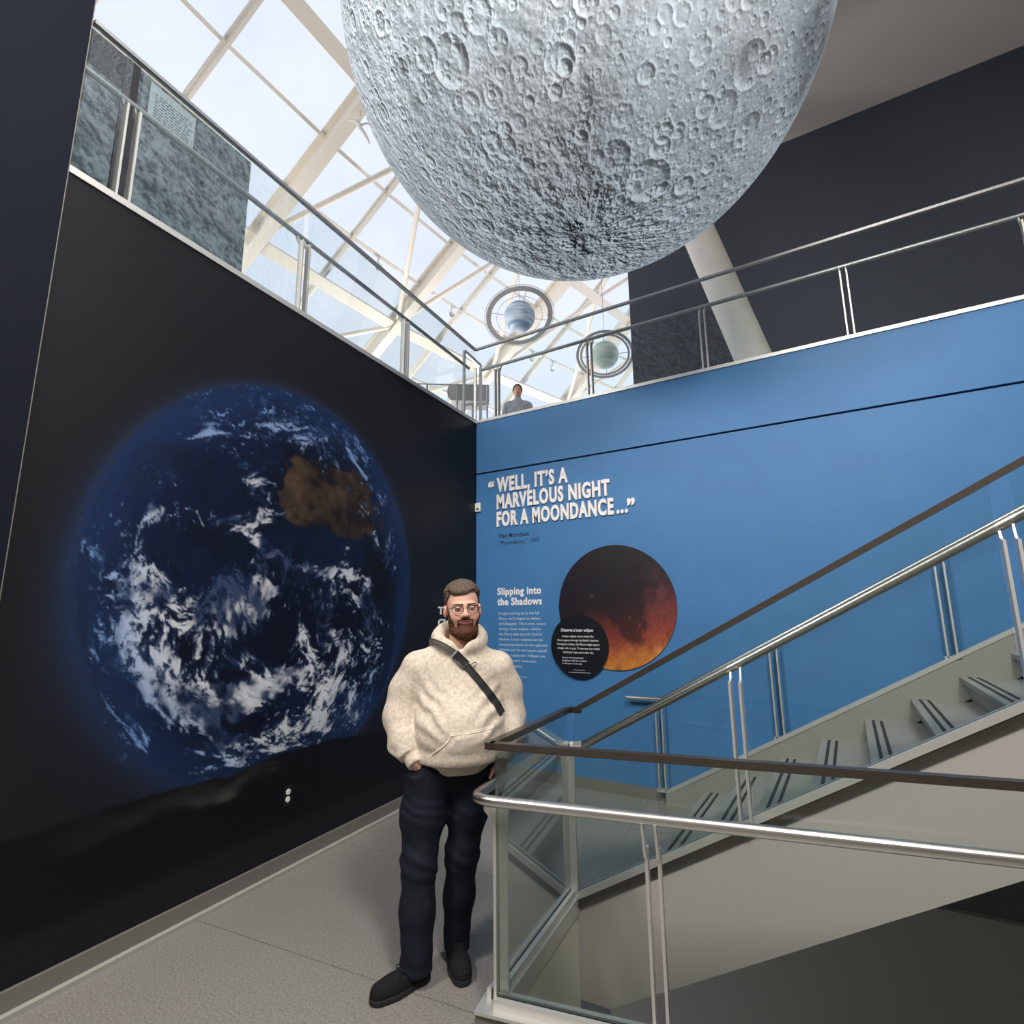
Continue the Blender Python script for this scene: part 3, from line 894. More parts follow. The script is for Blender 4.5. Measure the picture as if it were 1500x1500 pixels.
        blotch = sstep(0.44, 0.58, fbm(P * 8 + 12, 4, 0.6)) * np.exp(-(pd / 0.24) ** 2)
        lum = lum * (1 - 0.70 * blotch * sstep(0.5, -0.1, sh))
        # thin sewn seams of the fabric gores
        lon = np.arctan2(P @ E2, P @ E1)
        q = (lon / (2 * PI) * 22) % 1.0
        seam = np.exp(-((np.minimum(q, 1 - q) * np.sin(pd) / 22 * 2 * PI) / 0.0028) ** 2)
        lum = lum * (1 - 0.15 * seam)
        lum = np.clip(lum, 0.012, 0.85)
        col = lum[..., None] * np.array([0.87, 0.985, 1.08])
        warm = sstep(0.5, 0.7, fbm(P * 3.3 + 21, 3))[..., None]
        col = col * (1 + warm * np.array([0.03, -0.015, -0.03]))
        verts.append((MC + P * (MR + 0.0006 * np.clip(h0, -0.1, 0.1)[..., None])).reshape(-1, 3))
        cols.append(col.reshape(-1, 3))
        idx = base + np.arange(n * n).reshape(n, n)
        q4 = np.stack([idx[:-1, :-1], idx[1:, :-1], idx[1:, 1:], idx[:-1, 1:]], -1).reshape(-1, 4)
        # orient outward
        a, b_, c_ = P[0, 0], P[1, 0], P[1, 1]
        if np.dot(np.cross(b_ - a, c_ - a), a) < 0: q4 = q4[:, ::-1]
        quads.append(q4)
        base += n * n
    return np.vstack(verts), np.vstack(quads), np.vstack(cols)

moon = empty('hanging_moon', tuple(MC), 'giant inflated moon globe hanging over the hall', 'moon globe')
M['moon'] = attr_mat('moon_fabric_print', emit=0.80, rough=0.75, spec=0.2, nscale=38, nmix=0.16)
mv, mq, mc = build_moon()
np_mesh('globe', mv, mq, M['moon'], moon, mc)
b = MB()
for k in range(3):
    a = 2 * PI * k / 3 + 0.4
    b.tube([(MC[0] + 0.35 * math.cos(a), MC[1] + 0.35 * math.sin(a), MC[2] + 1.70), (MC[0] + 0.02 * math.cos(a), MC[1] + 0.02 * math.sin(a), 8.7)], 0.006, 6)
b.build('hanging_cable', M['cable'], moon)

# ---------------------------------------------------------------- Earth picture on the black wall
def build_earth():
    nd, nz = 470, 440
    d = np.linspace(4.36, 0.62, nd); z = np.linspace(0.22, 3.62, nz)
    D, Zz = np.meshgrid(d, z, indexing='ij')
    cx, cz, R = 2.715, 1.945, 1.40
    u = (cx - D) / R; v = (Zz - cz) / R
    r = np.sqrt(u * u + v * v)
    # sphere coordinates for foreshortened cloud texture
    w = np.sqrt(np.clip(1 - r * r, 0.0, 1))
    uu, vv = u.copy(), v.copy()
    for cu, cv, cr, st in ((0.36, 0.80, 0.26, 2.6), (-0.10, 0.80, 0.30, -1.6), (-0.55, -0.30, 0.34, 1.5), (0.22, -0.34, 0.34, -1.8), (-0.60, -0.70, 0.30, 1.4), (0.74, -0.55, 0.22, 1.6), (0.30, -0.74, 0.3, -1.2)):
        du_, dv_ = uu - cu, vv - cv
        an = 0.42 * st * np.exp(-(du_ * du_ + dv_ * dv_) / cr ** 2)
        uu = cu + du_ * np.cos(an) - dv_ * np.sin(an); vv = cv + du_ * np.sin(an) + dv_ * np.cos(an)
    P = np.stack([uu, vv, w], -1); P0 = np.stack([u, v, w], -1)
    rot = 0.35
    warp = np.stack([fbm(P * 2.2 + 5, 4), fbm(P * 2.2 + 25, 4), fbm(P * 2.2 + 45, 4)], -1) - 0.5
    Q = P + warp * 0.75
    wisps = fbm(Q * np.array([6.5, 11.5, 7.0]) + 11, 6, 0.62)
    fine = fbm(Q * np.array([19, 30, 19]) + 31, 5, 0.65)
    speck = fbm(P * 44 + 7, 3, 0.6)
    dens = np.full(u.shape, -0.155)
    def blob(bu, bv, su, sv, amp, ang=0.0):
        nonlocal dens
        ca, sa = math.cos(ang), math.sin(ang)
        x = (u - bu) * ca + (v - bv) * sa; y = -(u - bu) * sa + (v - bv) * ca
        dens = dens + amp * np.exp(-(x / su) ** 2 - (y / sv) ** 2)
    for a in EBLOBS: blob(*a)
    rg = np.random.default_rng(41)
    for _ in range(90):
        t_, q_ = rg.uniform(0, 2 * PI), math.sqrt(rg.random()) * 0.92
        s_ = rg.uniform(0.03, 0.11)
        blob(q_ * math.cos(t_), q_ * math.sin(t_), s_ * rg.uniform(1.0, 2.6), s_, rg.uniform(-0.16, 0.20), rg.uniform(-0.9, 0.9))
    c = sstep(0.50, 0.72, wisps * 0.58 + fine * 0.42 + dens * 0.85) * (0.25 + 1.2 * sstep(0.36, 0.60, fine))
    spk = sstep(0.55, 0.72, speck * 0.55 + fine * 0.45 + dens * 0.55)
    cl = np.clip(np.maximum(c, 0.75 * spk * (dens > -0.13)), 0, 1)
    patch = sstep(0.34, 0.60, fbm(P * 6.5 + 77, 4, 0.6))
    cl = cl * (0.30 + 0.80 * patch)
    ocean = np.stack([0.0045 + 0.0 * u, 0.0060 + 0 * u, 0.015 + 0 * u], -1)
    limb = (sstep(0.55, 1.0, r) ** 2.6)[..., None] * np.array([0.006, 0.017, 0.052])
    lob = sstep(0.42, 0.62, fbm(Q * 3 + 60, 4))[..., None] * np.array([0.001, 0.004, 0.017])
    col = ocean + limb + lob
    # brown desert land, its outline broken by noise
    lu, lv = (u - 0.29) / 0.44, (v - 0.50) / 0.21
    lx = lu; ly = lv + 0.35 * lu * (lu > 0)
    ln_ = 1 - np.sqrt(np.abs(lx) ** 2.3 + np.abs(ly) ** 2.3) + 1.1 * (fbm(P0 * 6 + 80, 5, 0.62) - 0.5)
    land = sstep(0.0, 0.14, ln_)
    lc = (fbm(P0 * 10 + 90, 6, 0.62))[..., None]
    landc = np.array([0.020, 0.013, 0.009]) + (lc - 0.40) * np.array([0.15, 0.098, 0.058])
    col = col * (1 - land[..., None]) + np.clip(landc, 0.01, 1) * land[..., None]
    # darker green-brown southern land
    l2 = sstep(0.0, 0.2, 1 - ((u - 0.72) / 0.16) ** 2 - ((v + 0.18) / 0.5) ** 2 + 0.6 * (fbm(P * 6 + 33, 4) - 0.5))
    col = col * (1 - 0.55 * l2[..., None]) + np.array([0.006, 0.006, 0.006]) * 0.55 * l2[..., None]
    bright = 0.80 + 0.20 * sstep(0.6, -0.9, v)
    edge_blue = sstep(0.62, 0.98, r)[..., None]
    cc = np.array([0.62, 0.64, 0.68]) * (1 - edge_blue) + np.array([0.16, 0.30, 0.58]) * edge_blue
    upper = sstep(0.35, 0.75, v)[..., None]
    cc = cc * (1 - 0.6 * upper) + np.array([0.14, 0.27, 0.55]) * 0.6 * upper
    south = sstep(-0.55, -0.85, v)[..., None] * sstep(-0.5, 0.0, u)[..., None]
    cc = cc * (1 - 0.6 * south) + np.array([0.60, 0.58, 0.46]) * 0.6 * south
    thick = sstep(0.18, 0.72, cl)[..., None]
    cc = cc * bright[..., None] * thick + np.array([0.045, 0.105, 0.27]) * (1 - thick)      # thin cloud lets the blue through
    col = col * (1 - cl[..., None]) + cc * cl[..., None]
    # soft limb, stronger haze at the lower left
    soft = 0.012 + 0.085 * sstep(0.1, -0.9, u) * sstep(0.75, -0.5, v)
    disc = sstep(1.0 + soft, 1.0 - soft, r)
    glow = np.exp(-np.clip(r - 1.0, 0, 9) / (0.02 + 0.5 * soft)) * (r > 0.97)
    black = np.array([0.012, 0.012, 0.015])
    col = black * (1 - disc[..., None]) + col * disc[..., None] + (glow * (1 - disc))[..., None] * np.array([0.006, 0.016, 0.045])
    # dark lunar horizon along the bottom of the picture with dim hills
    hz = 0.735 + 0.055 * (fbm(np.stack([D * 2.2, D * 0, D * 0], -1) + 3, 5) - 0.5) * 2
    hor = sstep(0.012, -0.012, Zz - hz)
    hills = fbm(np.stack([D * 1.3, Zz * 4.5, Zz * 0 + 2], -1) + 14, 5)
    hl = sstep(0.52, 0.72, hills) * np.exp(-((D - 2.75) / 0.95) ** 2 - ((Zz - 0.55 - 0.08 * (2.75 - D)) / 0.17) ** 2)
    ground = black * 0.45 + hl[..., None] * np.array([0.085, 0.082, 0.066])
    col = col * (1 - hor[..., None]) + ground * hor[..., None]
    # fade into the plain black of the wall at the border of the print
    f = np.minimum.reduce([sstep(4.36, 4.2, D), sstep(0.62, 0.75, D), sstep(0.22, 0.34, Zz), sstep(3.62, 3.5, Zz)])[..., None]
    col = black * (1 - f) + np.clip(col, 0.0, 1) * f
    L = np.array(LD); N_ = np.array(NL)
    V = D[..., None] * L + 0.002 * N_ + Zz[..., None] * np.array([0, 0, 1.0])
    idx = np.arange(nd * nz).reshape(nd, nz)
    q = np.stack([idx[:-1, :-1], idx[1:, :-1], idx[1:, 1:], idx[:-1, 1:]], -1).reshape(-1, 4)[:, ::-1]
    return V.reshape(-1, 3), q, col.reshape(-1, 3)
# centre u, centre v, spread u, spread v, density, angle
EBLOBS = [(0.0, 0.86, 0.42, 0.13, 0.20, -0.1), (-0.34, 0.70, 0.30, 0.09, 0.12, 0.35), (0.45, 0.78, 0.22, 0.10, 0.24, -0.7), (0.12, 0.74, 0.16, 0.08, 0.16, -0.4),
          (0.68, 0.52, 0.10, 0.14, 0.16, -0.8), (-0.30, 0.42, 0.10, 0.03, 0.14, 0.5),
          (-0.12, 0.32, 0.16, 0.04, 0.16, 0.3), (-0.42, 0.24, 0.16, 0.05, 0.26, 0.1), (-0.70, 0.24, 0.10, 0.05, 0.16, 0.1), (-0.20, 0.17, 0.16, 0.045, 0.36, -0.45), (0.10, 0.08, 0.22, 0.05, 0.24, -0.1),
          (0.40, 0.22, 0.10, 0.03, 0.18, 0.4), (0.40, 0.06, 0.18, 0.06, 0.20, -0.1), (-0.80, 0.10, 0.12, 0.24, 0.18, 0.0), (-0.70, -0.10, 0.12, 0.12, 0.30, 0.5), (-0.36, -0.06, 0.12, 0.09, 0.24, 0.6),
          (-0.58, -0.20, 0.08, 0.07, 0.24, 0.0), (-0.20, -0.24, 0.06, 0.22, 0.26, 0.1), (-0.38, -0.26, 0.22, 0.12, 0.13, 0.9), (0.20, -0.24, 0.20, 0.15, 0.10, 0.2), (0.12, -0.10, 0.30, 0.13, 0.14, 0.0), (0.55, -0.02, 0.22, 0.14, 0.15, 0.2), (0.66, -0.22, 0.14, 0.20, 0.12, 0.0),
          (0.32, -0.34, 0.28, 0.17, 0.24, 0.5), (0.08, -0.26, 0.035, 0.09, 0.30, 0.25), (0.62, -0.30, 0.06, 0.28, 0.14, 0.0), (-0.80, -0.28, 0.14, 0.09, 0.30, -0.5),
          (-0.60, -0.46, 0.22, 0.11, 0.42, -0.7), (-0.28, -0.56, 0.28, 0.08, 0.46, 0.15), (-0.05, -0.50, 0.16, 0.05, 0.30, 0.3), (0.30, -0.56, 0.30, 0.06, 0.20, -0.1), (0.10, -0.74, 0.36, 0.09, 0.34, 0.15),
          (-0.36, -0.76, 0.24, 0.08, 0.24, -0.2), (-0.76, -0.64, 0.12, 0.10, 0.12, -0.6), (0.74, -0.50, 0.10, 0.18, 0.14, 0.3), (0.80, 0.30, 0.07, 0.26, 0.14, 0.2), (0.45, -0.74, 0.2, 0.08, 0.22, 0.2)]
M['earth'] = attr_mat('earth_picture_print', rough=0.45, spec=0.18)
ev, eq, ec = build_earth()
tag(np_mesh('earth_mural', ev, eq, M['earth'], None, ec, smooth=False), 'large printed picture of the blue cloudy Earth on the black wall', 'mural')

# ---------------------------------------------------------------- discs on the blue wall
def disc_mesh(name, cx, cz, r, y0, y1, mat, parent=None, color=None, n=120, rings=70):
    vs = []; qs = []
    th = np.linspace(0, 2 * PI, n, endpoint=False)
    rr_ = np.linspace(0.001, 1, rings)
    X = cx + r * rr_[:, None] * np.cos(th); Zz = cz + r * rr_[:, None] * np.sin(th)
    V = np.stack([X, np.full_like(X, y1), Zz], -1).reshape(-1, 3)
    rim = np.stack([cx + r * np.cos(th), np.full(n, y0), cz + r * np.sin(th)], -1)
    V = np.vstack([V, rim])
    i, k = np.meshgrid(np.arange(rings - 1), np.arange(n), indexing='ij')
    k2 = (k + 1) % n
    q = np.stack([i * n + k, i * n + k2, (i + 1) * n + k2, (i + 1) * n + k], -1).reshape(-1, 4)
    k = np.arange(n); k2 = (k + 1) % n; a = (rings - 1) * n; b_ = rings * n
    q = np.vstack([q, np.stack([a + k, a + k2, b_ + k2, b_ + k], -1)])[:, ::-1]
    c = color(((V[:, 0] - cx) / r), ((V[:, 2] - cz) / r)) if color else None
    return np_mesh(name, V, q, mat, parent, c, smooth=False)
def blood(u, v):
    P = np.stack([u, v, 0 * u], -1)
    n1 = fbm(P * 3 + 50, 5); n2 = fbm(P * 9 + 20, 5); n3 = fbm(P * 30 + 2, 4)
    g_ = sstep(0.40, -0.95, v - 0.34 * u)                # brighter towards the lower limb
    col = np.array([0.010, 0.008, 0.014]) + g_[:, None] ** 1.5 * np.array([0.27, 0.045, 0.020])
    low = sstep(-0.52, -1.02, v - 0.18 * u + 0.25 * (n2 - 0.5))[:, None]
    col = col * (1 - low) + np.array([0.52, 0.19, 0.035]) * low
    seas = sstep(0.52, 0.62, n1 + 0.12 * np.exp(-((u - 0.55) / 0.35) ** 2 - ((v + 0.12) / 0.42) ** 2) - 0.02)[:, None]
    col = col * (1 - 0.72 * seas) + np.array([0.010, 0.006, 0.009]) * 0.72 * seas
    rose = np.exp(-((u - 0.72) / 0.22) ** 2 - ((v - 0.12) / 0.4) ** 2)[:, None] * sstep(0.4, 0.6, n2)[:, None]
    col = col + rose * np.array([0.055, 0.014, 0.022])
    col = col * (0.65 + 0.7 * n3[:, None])
    pts = [(-0.39, 0.18, 0.03, 0.07), (-0.70, 0.50, 0.012, 0.05), (0.72, -0.72, 0.06, 0.22), (0.25, -0.18, 0.012, 0.2), (0.4, -0.3, 0.012, 0.2), (0.55, -0.42, 0.014, 0.2), (0.2, -0.42, 0.010, 0.2)]
    for pu, pv, s, a in pts:
        col = col + a * np.exp(-((u - pu) ** 2 + (v - pv) ** 2) / s ** 2)[:, None] * np.array([1.0, 0.55, 0.35])
    return np.clip(col, 0.002, 1)
M['blood'] = attr_mat('eclipse_picture_print', rough=0.45, spec=0.35)
bd_ = disc_mesh('eclipse_picture', 1.695, 1.748, 0.617, -0.001, -0.016, M['blood'], None, blood)
tag(bd_, 'round picture of a dark red eclipsed moon on the blue wall', 'picture')

# ---------------------------------------------------------------- lettering
def text_polys(body, offset=0.0, spacing=1.0, word=1.0):
    cu = bpy.data.curves.new('lettering', 'FONT')
    cu.body = body; cu.offset = offset; cu.space_character = spacing; cu.space_word = word
    cu.resolution_u = 3
    o = bpy.data.objects.new('lettering', cu); COL.objects.link(o)
    dg = bpy.context.evaluated_depsgraph_get(); dg.update()
    me = bpy.data.meshes.new_from_object(o.evaluated_get(dg))
    v = np.empty(len(me.vertices) * 3, dtype=np.float32); me.vertices.foreach_get('co', v)
    v = v.reshape(-1, 3).astype(float)
    f = [tuple(p.vertices) for p in me.polygons]
    bpy.data.objects.remove(o); bpy.data.curves.remove(cu); bpy.data.meshes.remove(me)
    return v, f
def place(v, x0, x1, z0, caph, ref=0.729):
    """scale text to run from x0 to x1 with its baseline at z0"""
    a, b_ = v[:, 0].min(), v[:, 0].max()
    w = np.empty((len(v), 2)); w[:, 0] = x0 + (v[:, 0] - a) * (x1 - x0) / (b_ - a)
    w[:, 1] = z0 + v[:, 1] * caph / ref
    return w
def extrude(mb, w, f, to3, d0, d1):
    """flat polygons w/f become solids between depth d0 and d1"""
    n = len(w)
    front = [to3(p[0], p[1], d1) for p in w]; back = [to3(p[0], p[1], d0) for p in w]
    edges = {}
    for q in f:
        for i in range(len(q)):
            e_ = (q[i], q[(i + 1) % len(q)])
            if (e_[1], e_[0]) in edges: del edges[(e_[1], e_[0])]
            else: edges[e_] = 1
    fs = [tuple(q) for q in f] + [(b_, a, n + a, n + b_) for a, b_ in edges]
    mb.add(front + back, fs)
def islands(n, f):
    p = list(range(n))
    def find(i):
        while p[i] != i: p[i] = p[p[i]]; i = p[i]
        return i
    for q in f:
        for i in q[1:]: p[find(i)] = find(q[0])
    g_ = {}
    for i in range(n): g_.setdefault(find(i), []).append(i)
    return list(g_.values())
def letters(v2, f, gap=0.0):
    """split a line into letters: islands whose x-ranges overlap belong together"""
    isl = sorted(((min(v2[i][0] for i in s), max(v2[i][0] for i in s), s) for s in islands(len(v2), f)), key=lambda t: t[0])
    out = []
    for a, b_, s in isl:
        if out and a < out[-1][1] - gap * 0: out[-1][1] = max(out[-1][1], b_); out[-1][2].extend(s)
        else: out.append([a, b_, list(s)])
    return [o[2] for o in out]
bw = lambda x, z, d: (x, -d, z)              # blue wall plane
def raised_line(parent, body, x0, x1, z0, caph, mat, offset=0.02, d0=0.004, d1=0.022, name='letter', to3=None):
    v, f = text_polys(body, offset, 1.0 + 3.2 * offset)
    w = place(v, x0, x1, z0, caph)
    for s in letters(w, f):
        ids = {k: i for i, k in enumerate(s)}
        ff = [tuple(ids[i] for i in q) for q in f if q[0] in ids]
        mb = MB(); extrude(mb, w[s], ff, to3 or bw, d0, d1)
        mb.build(name, mat, parent)
quote = empty('wall_quote', (0.9, -0.004, 2.69), 'raised white quotation of three lines at the top of the blue wall', 'lettering')
raised_line(quote, '\u201c', 0.185, 0.268, 3.075, 0.155, M['letter'], 0.042)
raised_line(quote, 'WELL, IT\u2019S A', 0.305, 1.226, 3.098, 0.168, M['letter'], 0.042)
raised_line(quote, 'MARVELOUS NIGHT', 0.305, 1.700, 2.895, 0.168, M['letter'], 0.042)
raised_line(quote, 'FOR A MOONDANCE', 0.303, 1.735, 2.690, 0.168, M['letter'], 0.042)
raised_line(quote, '...', 1.765, 1.885, 2.690, 0.168, M['letter'], 0.035)
raised_line(quote, '\u201d', 1.880, 1.962, 2.665, 0.165, M['letter'], 0.042)

def flat_text(name, label, lines, mat, depth=0.0015, offset=0.0, y0=0.0003, to3=None, parent=None, center=None):
    """printed lettering: one thin mesh per line under one thing"""
    r = parent if parent is not None else empty(name, (lines[0][1], 0, lines[-1][3]), label, 'lettering')
    for body, x0, x1, z0, caph in lines:
        v, f = text_polys(body, offset)
        mb = MB(); extrude(mb, place(v, x0, x1, z0, caph), f, to3 or bw, y0, y0 + depth)
        mb.build('text_line', mat, r)
    return r
cr_ = empty('credit_text', (0.58, 0, 2.47), 'small dark blue credit lines under the raised quotation', 'lettering')
raised_line(cr_, 'Van Morrison', 0.318, 0.722, 2.548, 0.052, M['print_navy'], 0.02, 0.0003, 0.0018)
raised_line(cr_, '\u201cMoondance,\u201d 1970', 0.318, 0.850, 2.468, 0.050, M['print_navy'], 0.0, 0.0003, 0.0018)
raised_head = empty('panel_heading', (0.58, -0.002, 1.78), 'bold white two line heading on the blue wall beside the man', 'lettering')
raised_line(raised_head, 'Slipping into', 0.298, 0.862, 1.900, 0.082, M['letter'], 0.028, 0.001, 0.008)
raised_line(raised_head, 'the Shadows', 0.297, 0.868, 1.785, 0.082, M['letter'], 0.028, 0.001, 0.008)
para = ['Imagine staring up at the full', 'Moon, and it begins to darken', 'and disappear. This is what occurs', 'during a lunar eclipse\u2014where', 'the Moon slips into the Earth\u2019s',
        'shadow. Lunar eclipses can be', 'viewed anywhere on the nightside', 'of Earth, and do not require special', 'viewing equipment. Eclipses are', 'one of nature\u2019s most awe-', 'inspiring sights.']
pw = [0.83, 0.845, 0.905, 0.845, 0.86, 0.865, 0.925, 0.915, 0.89, 0.79, 0.615]
flat_text('panel_paragraph', 'white small print paragraph under the bold heading, partly behind the man',
          [(s, 0.312, pw[i], 1.680 - 0.0566 * i, 0.030) for i, s in enumerate(para)], M['print_dim'], offset=0.006)
rule = bpy.data.objects['panel_paragraph']
MB().box(0.312, 0.665, -0.002, -0.0003, 1.012, 1.017).build('rule_line', M['print_dim'], rule)

# small black disc overlapping the eclipse picture, with its print
info = empty('info_disc', (1.303, -0.03, 1.04), 'small round black text board overlapping the eclipse picture', 'sign')
disc_mesh('board', 1.303, 1.356, 0.316, -0.017, -0.040, M['disc_black'], info, None, 96, 3)
ib = lambda x, z, d: (x, -0.0402 - d, z)
il = [('Observe a lunar eclipse', 1.105, 1.465, 1.500, 0.034, 0.018), ('A lunar eclipse occurs when the', 1.115, 1.468, 1.444, 0.022, 0.006), ('Moon passes through the Earth\u2019s shadow.', 1.063, 1.522, 1.404, 0.022, 0.006),
      ('During the eclipse, the Moon might appear', 1.060, 1.532, 1.364, 0.022, 0.006), ('orange, red, or gray. To see one, you simply', 1.060, 1.532, 1.324, 0.022, 0.006), ('need your eyes and a clear sky.', 1.125, 1.466, 1.284, 0.022, 0.006),
      ('Find out when the next lunar', 1.112, 1.352, 1.232, 0.016, 0.004), ('eclipse will be visible', 1.112, 1.388, 1.203, 0.016, 0.004), ('in this part of the sky', 1.112, 1.332, 1.174, 0.016, 0.004)]
for body, x0, x1, z0, ch, of in il:
    flat_text('', '', [(body, x0, x1, z0, ch)], M['print_white'], 0.001, of, 0.0, ib, info)
MB().box(1.238, 1.362, -0.0415, -0.0402, 1.117, 1.121).build('rule_line', M['print_dim'], info)
MB().box(1.182, 1.425, -0.0415, -0.0402, 1.093, 1.097).build('rule_line', M['print_dim'], info)

# heading on the black wall, mostly hidden behind the man
lw3 = lambda x, z, d: tuple(LW(0.80 - x, d + 0.004, z))
hh = empty('black_wall_heading', tuple(LW(0.6, 0.004, 1.6)), 'white heading on the black wall beside the head of the man', 'lettering')
for body, x0, x1, z0 in (('Tal', 0.0, 0.19, 1.690), ('Cl', 0.0, 0.13, 1.565)):
    raised_line(hh, body, x0, x1, z0, 0.078, M['letter'], 0.03, 0.0, 0.006, 'letter', lw3)
# power outlet and corner sensor
ou = empty('wall_outlet', tuple(LW(2.64, 0.003, 0.47)), 'dark wall outlet with two pale sockets low on the black wall', 'outlet')
b = MB().prism([LW(2.605, 0.003, 0.405), LW(2.675, 0.003, 0.405), LW(2.675, 0.003, 0.535), LW(2.605, 0.003, 0.535)], NL * 0.006)
b.build('cover_plate', M['disc_black'], ou, bevel=0.002)
for z in (0.447, 0.495):
    c_ = LW(2.64, 0.009, z)
    MB().lathe([(0.019, 0.0), (0.019, 0.003), (0.017, 0.004), (0.0, 0.004)], c_, NL, 20).build('socket', M['white'], ou)
sen = empty('wall_sensor', (0.03, -0.01, 2.93), 'small white sensor box in the corner beside the quotation', 'sensor')
MB().box(-0.0, 0.075, -0.032, -0.001, 2.885, 2.995).build('housing', M['white'], sen, bevel=0.008)
MB().box(0.020, 0.055, -0.035, -0.032, 2.905, 2.93).build('display', M['ink'], sen)
# ---------------------------------------------------------------- upper gallery furnishing
# standing panel with a lunar surface print behind the left balcony
PO = -0.80
def LWp(d, o, z): return LW(d, PO + o, z)
k_ = 3.97 / 4.67
pn = empty('lunar_display', tuple(LWp(3.2, 0, UP)), 'tall display panel with a grey lunar surface print behind the left balcony', 'display panel')
ptop = 5.745
MB().prism([LWp(2.755, -0.08, UP), LWp(3.725, -0.08, UP), LWp(3.725, 0, UP), LWp(2.755, 0, UP)], (0, 0, ptop - UP)).build('print_panel', M['lunar'], pn)
MB().prism([LWp(3.83, -0.08, UP), LWp(4.9, -0.08, UP), LWp(4.9, 0, UP), LWp(3.83, 0, UP)], (0, 0, 5.46 - UP)).build('print_panel', M['lunar'], pn)
MB().prism([LWp(3.727, -0.10, UP), LWp(3.828, -0.10, UP), LWp(3.828, 0.01, UP), LWp(3.727, 0.01, UP)], (0, 0, ptop - UP)).build('upright', M['dark_panel'], pn)
MB().prism([LWp(3.83, -0.08, 5.462), LWp(4.9, -0.08, 5.462), LWp(4.9, 0, 5.462), LWp(3.83, 0, 5.462)], (0, 0, ptop - 5.462)).build('top_panel', M['dark_panel'], pn)
lbd = empty('label_board', tuple(LWp(3.45, 0.01, 5.5)), 'pale text board mounted on the lunar panel behind the left balcony', 'sign')
MB().prism([LWp(3.29, 0.004, 5.38), LWp(3.65, 0.004, 5.38), LWp(3.65, 0.014, 5.38), LWp(3.29, 0.014, 5.38)], (0, 0, 0.325)).build('board', M['board'], lbd)
b = MB()
rg = random.Random(3)
for r in range(9):
    z = 5.625 - r * 0.024
    d = 3.61
    while d > 3.34:
        w = rg.uniform(0.012, 0.04)
        b.prism([LWp(d, 0.014, z), LWp(d - w, 0.014, z), LWp(d - w, 0.0155, z), LWp(d, 0.0155, z)], (0, 0, 0.009))
        d -= w + 0.010
o = b.build('faint_print', M['ink'], lbd); o['kind'] = 'stuff'

# dim lunar print along the foot of the charcoal wall
tag(MB().box(1.06, 2.62, 2.975, 2.995, UP, 6.35).build('lunar_mural', M['lunar_dark'], None), 'dim grey lunar print at the left end of the charcoal upper wall', 'mural')
tag(MB().box(2.60, 2.66, 2.94, 2.97, UP, 5.15).build('wall_slot', M['dark_panel'], None), 'narrow black strip standing on the charcoal upper wall beside the column', 'strip')

def planet(name, c, r, rings, label, tint, tilt, spin):
    e_ = empty(name, c, label, 'planet model')
    m, nt, bs = new_mat(name + '_print')
    n, l = nt.nodes, nt.links
    tc = n.new('ShaderNodeTexCoord')
    mp = n.new('ShaderNodeMapping'); mp.inputs['Scale'].default_value = (1.2, 1.2, 9.0); mp.inputs['Rotation'].default_value = spin
    no = n.new('ShaderNodeTexNoise'); no.inputs['Scale'].default_value = 1.0 / r * 0.45; no.inputs['Detail'].default_value = 4; no.inputs['Distortion'].default_value = 0.6
    cr = n.new('ShaderNodeValToRGB')
    cr.color_ramp.elements[0].position = 0.36; cr.color_ramp.elements[1].position = 0.64
    cr.color_ramp.elements[0].color = (*tint[0], 1); cr.color_ramp.elements[1].color = (*tint[1], 1)
    l.new(tc.outputs['Object'], mp.inputs['Vector']); l.new(mp.outputs['Vector'], no.inputs['Vector'])
    l.new(no.outputs['Fac'], cr.inputs['Fac']); l.new(cr.outputs['Color'], bs.inputs['Base Color'])
    bs.inputs['Roughness'].default_value = 0.5
    MB().ball(c, r, 36).build('globe', m, e_, smooth=True)
    ax = Vector(tilt).normalized()
    for (ri, ro, h) in rings:
        MB().lathe([(ri, -h), (ro, -h), (ro, h), (ri, h), (ri, -h)], c, ax, 72).build('ring', M['ring'], e_)
    if rings:
        a = ax.cross(Vector((0, 0, 1))).normalized(); q = ax.cross(a)
        for v in (a, -a, q, -q):
            MB().beam(Vector(c) + v * r * 0.98, Vector(c) + v * rings[0][0], 0.008, 0.008).build('ring_spoke', M['ring'], e_)
    MB().tube([(c[0], c[1], c[2] + r * 0.98), (c[0], c[1], c[2] + 6.0 if c[0] < 0.5 else 11.0)], 0.004, 6).build('hanging_cable', M['cable'], e_)
    return e_
M['ring'] = pmat('grey_ring_acrylic', (0.40, 0.39, 0.39), 0.4)
camv = Vector((3.6962, -5.2838, 1.68))
def pt(px, py, dist):
    d = Vector(((px - 750) / 800, (py - 750) / 800, 1)).normalized()
    r = Vector((0.8546 * d.x - 0.1043 * d.y - 0.5087 * d.z, 0.5192 * d.x + 0.1524 * d.y + 0.8410 * d.z, -0.0102 * d.x - 0.9828 * d.y + 0.1844 * d.z))
    return camv + r * dist
planet('ringed_planet', (-0.718, 2.338, 6.824), 0.272, [(0.505, 0.590, 0.006), (0.61, 0.618, 0.004), (0.40, 0.406, 0.003)], 'pale blue planet model with a wide grey ring hanging over the balcony', ((0.16, 0.27, 0.42), (0.55, 0.66, 0.78)), (0.30, -0.30, -0.90), (0.5, 0.35, 0))
planet('ringed_planet', (0.47, 3.282, 6.18), 0.245, [(0.40, 0.435, 0.006), (0.455, 0.505, 0.006)], 'pale green planet model with double grey rings beside the charcoal wall', ((0.38, 0.55, 0.46), (0.66, 0.74, 0.68)), (0.14, -0.45, -0.88), (0.2, 0.9, 0.4))
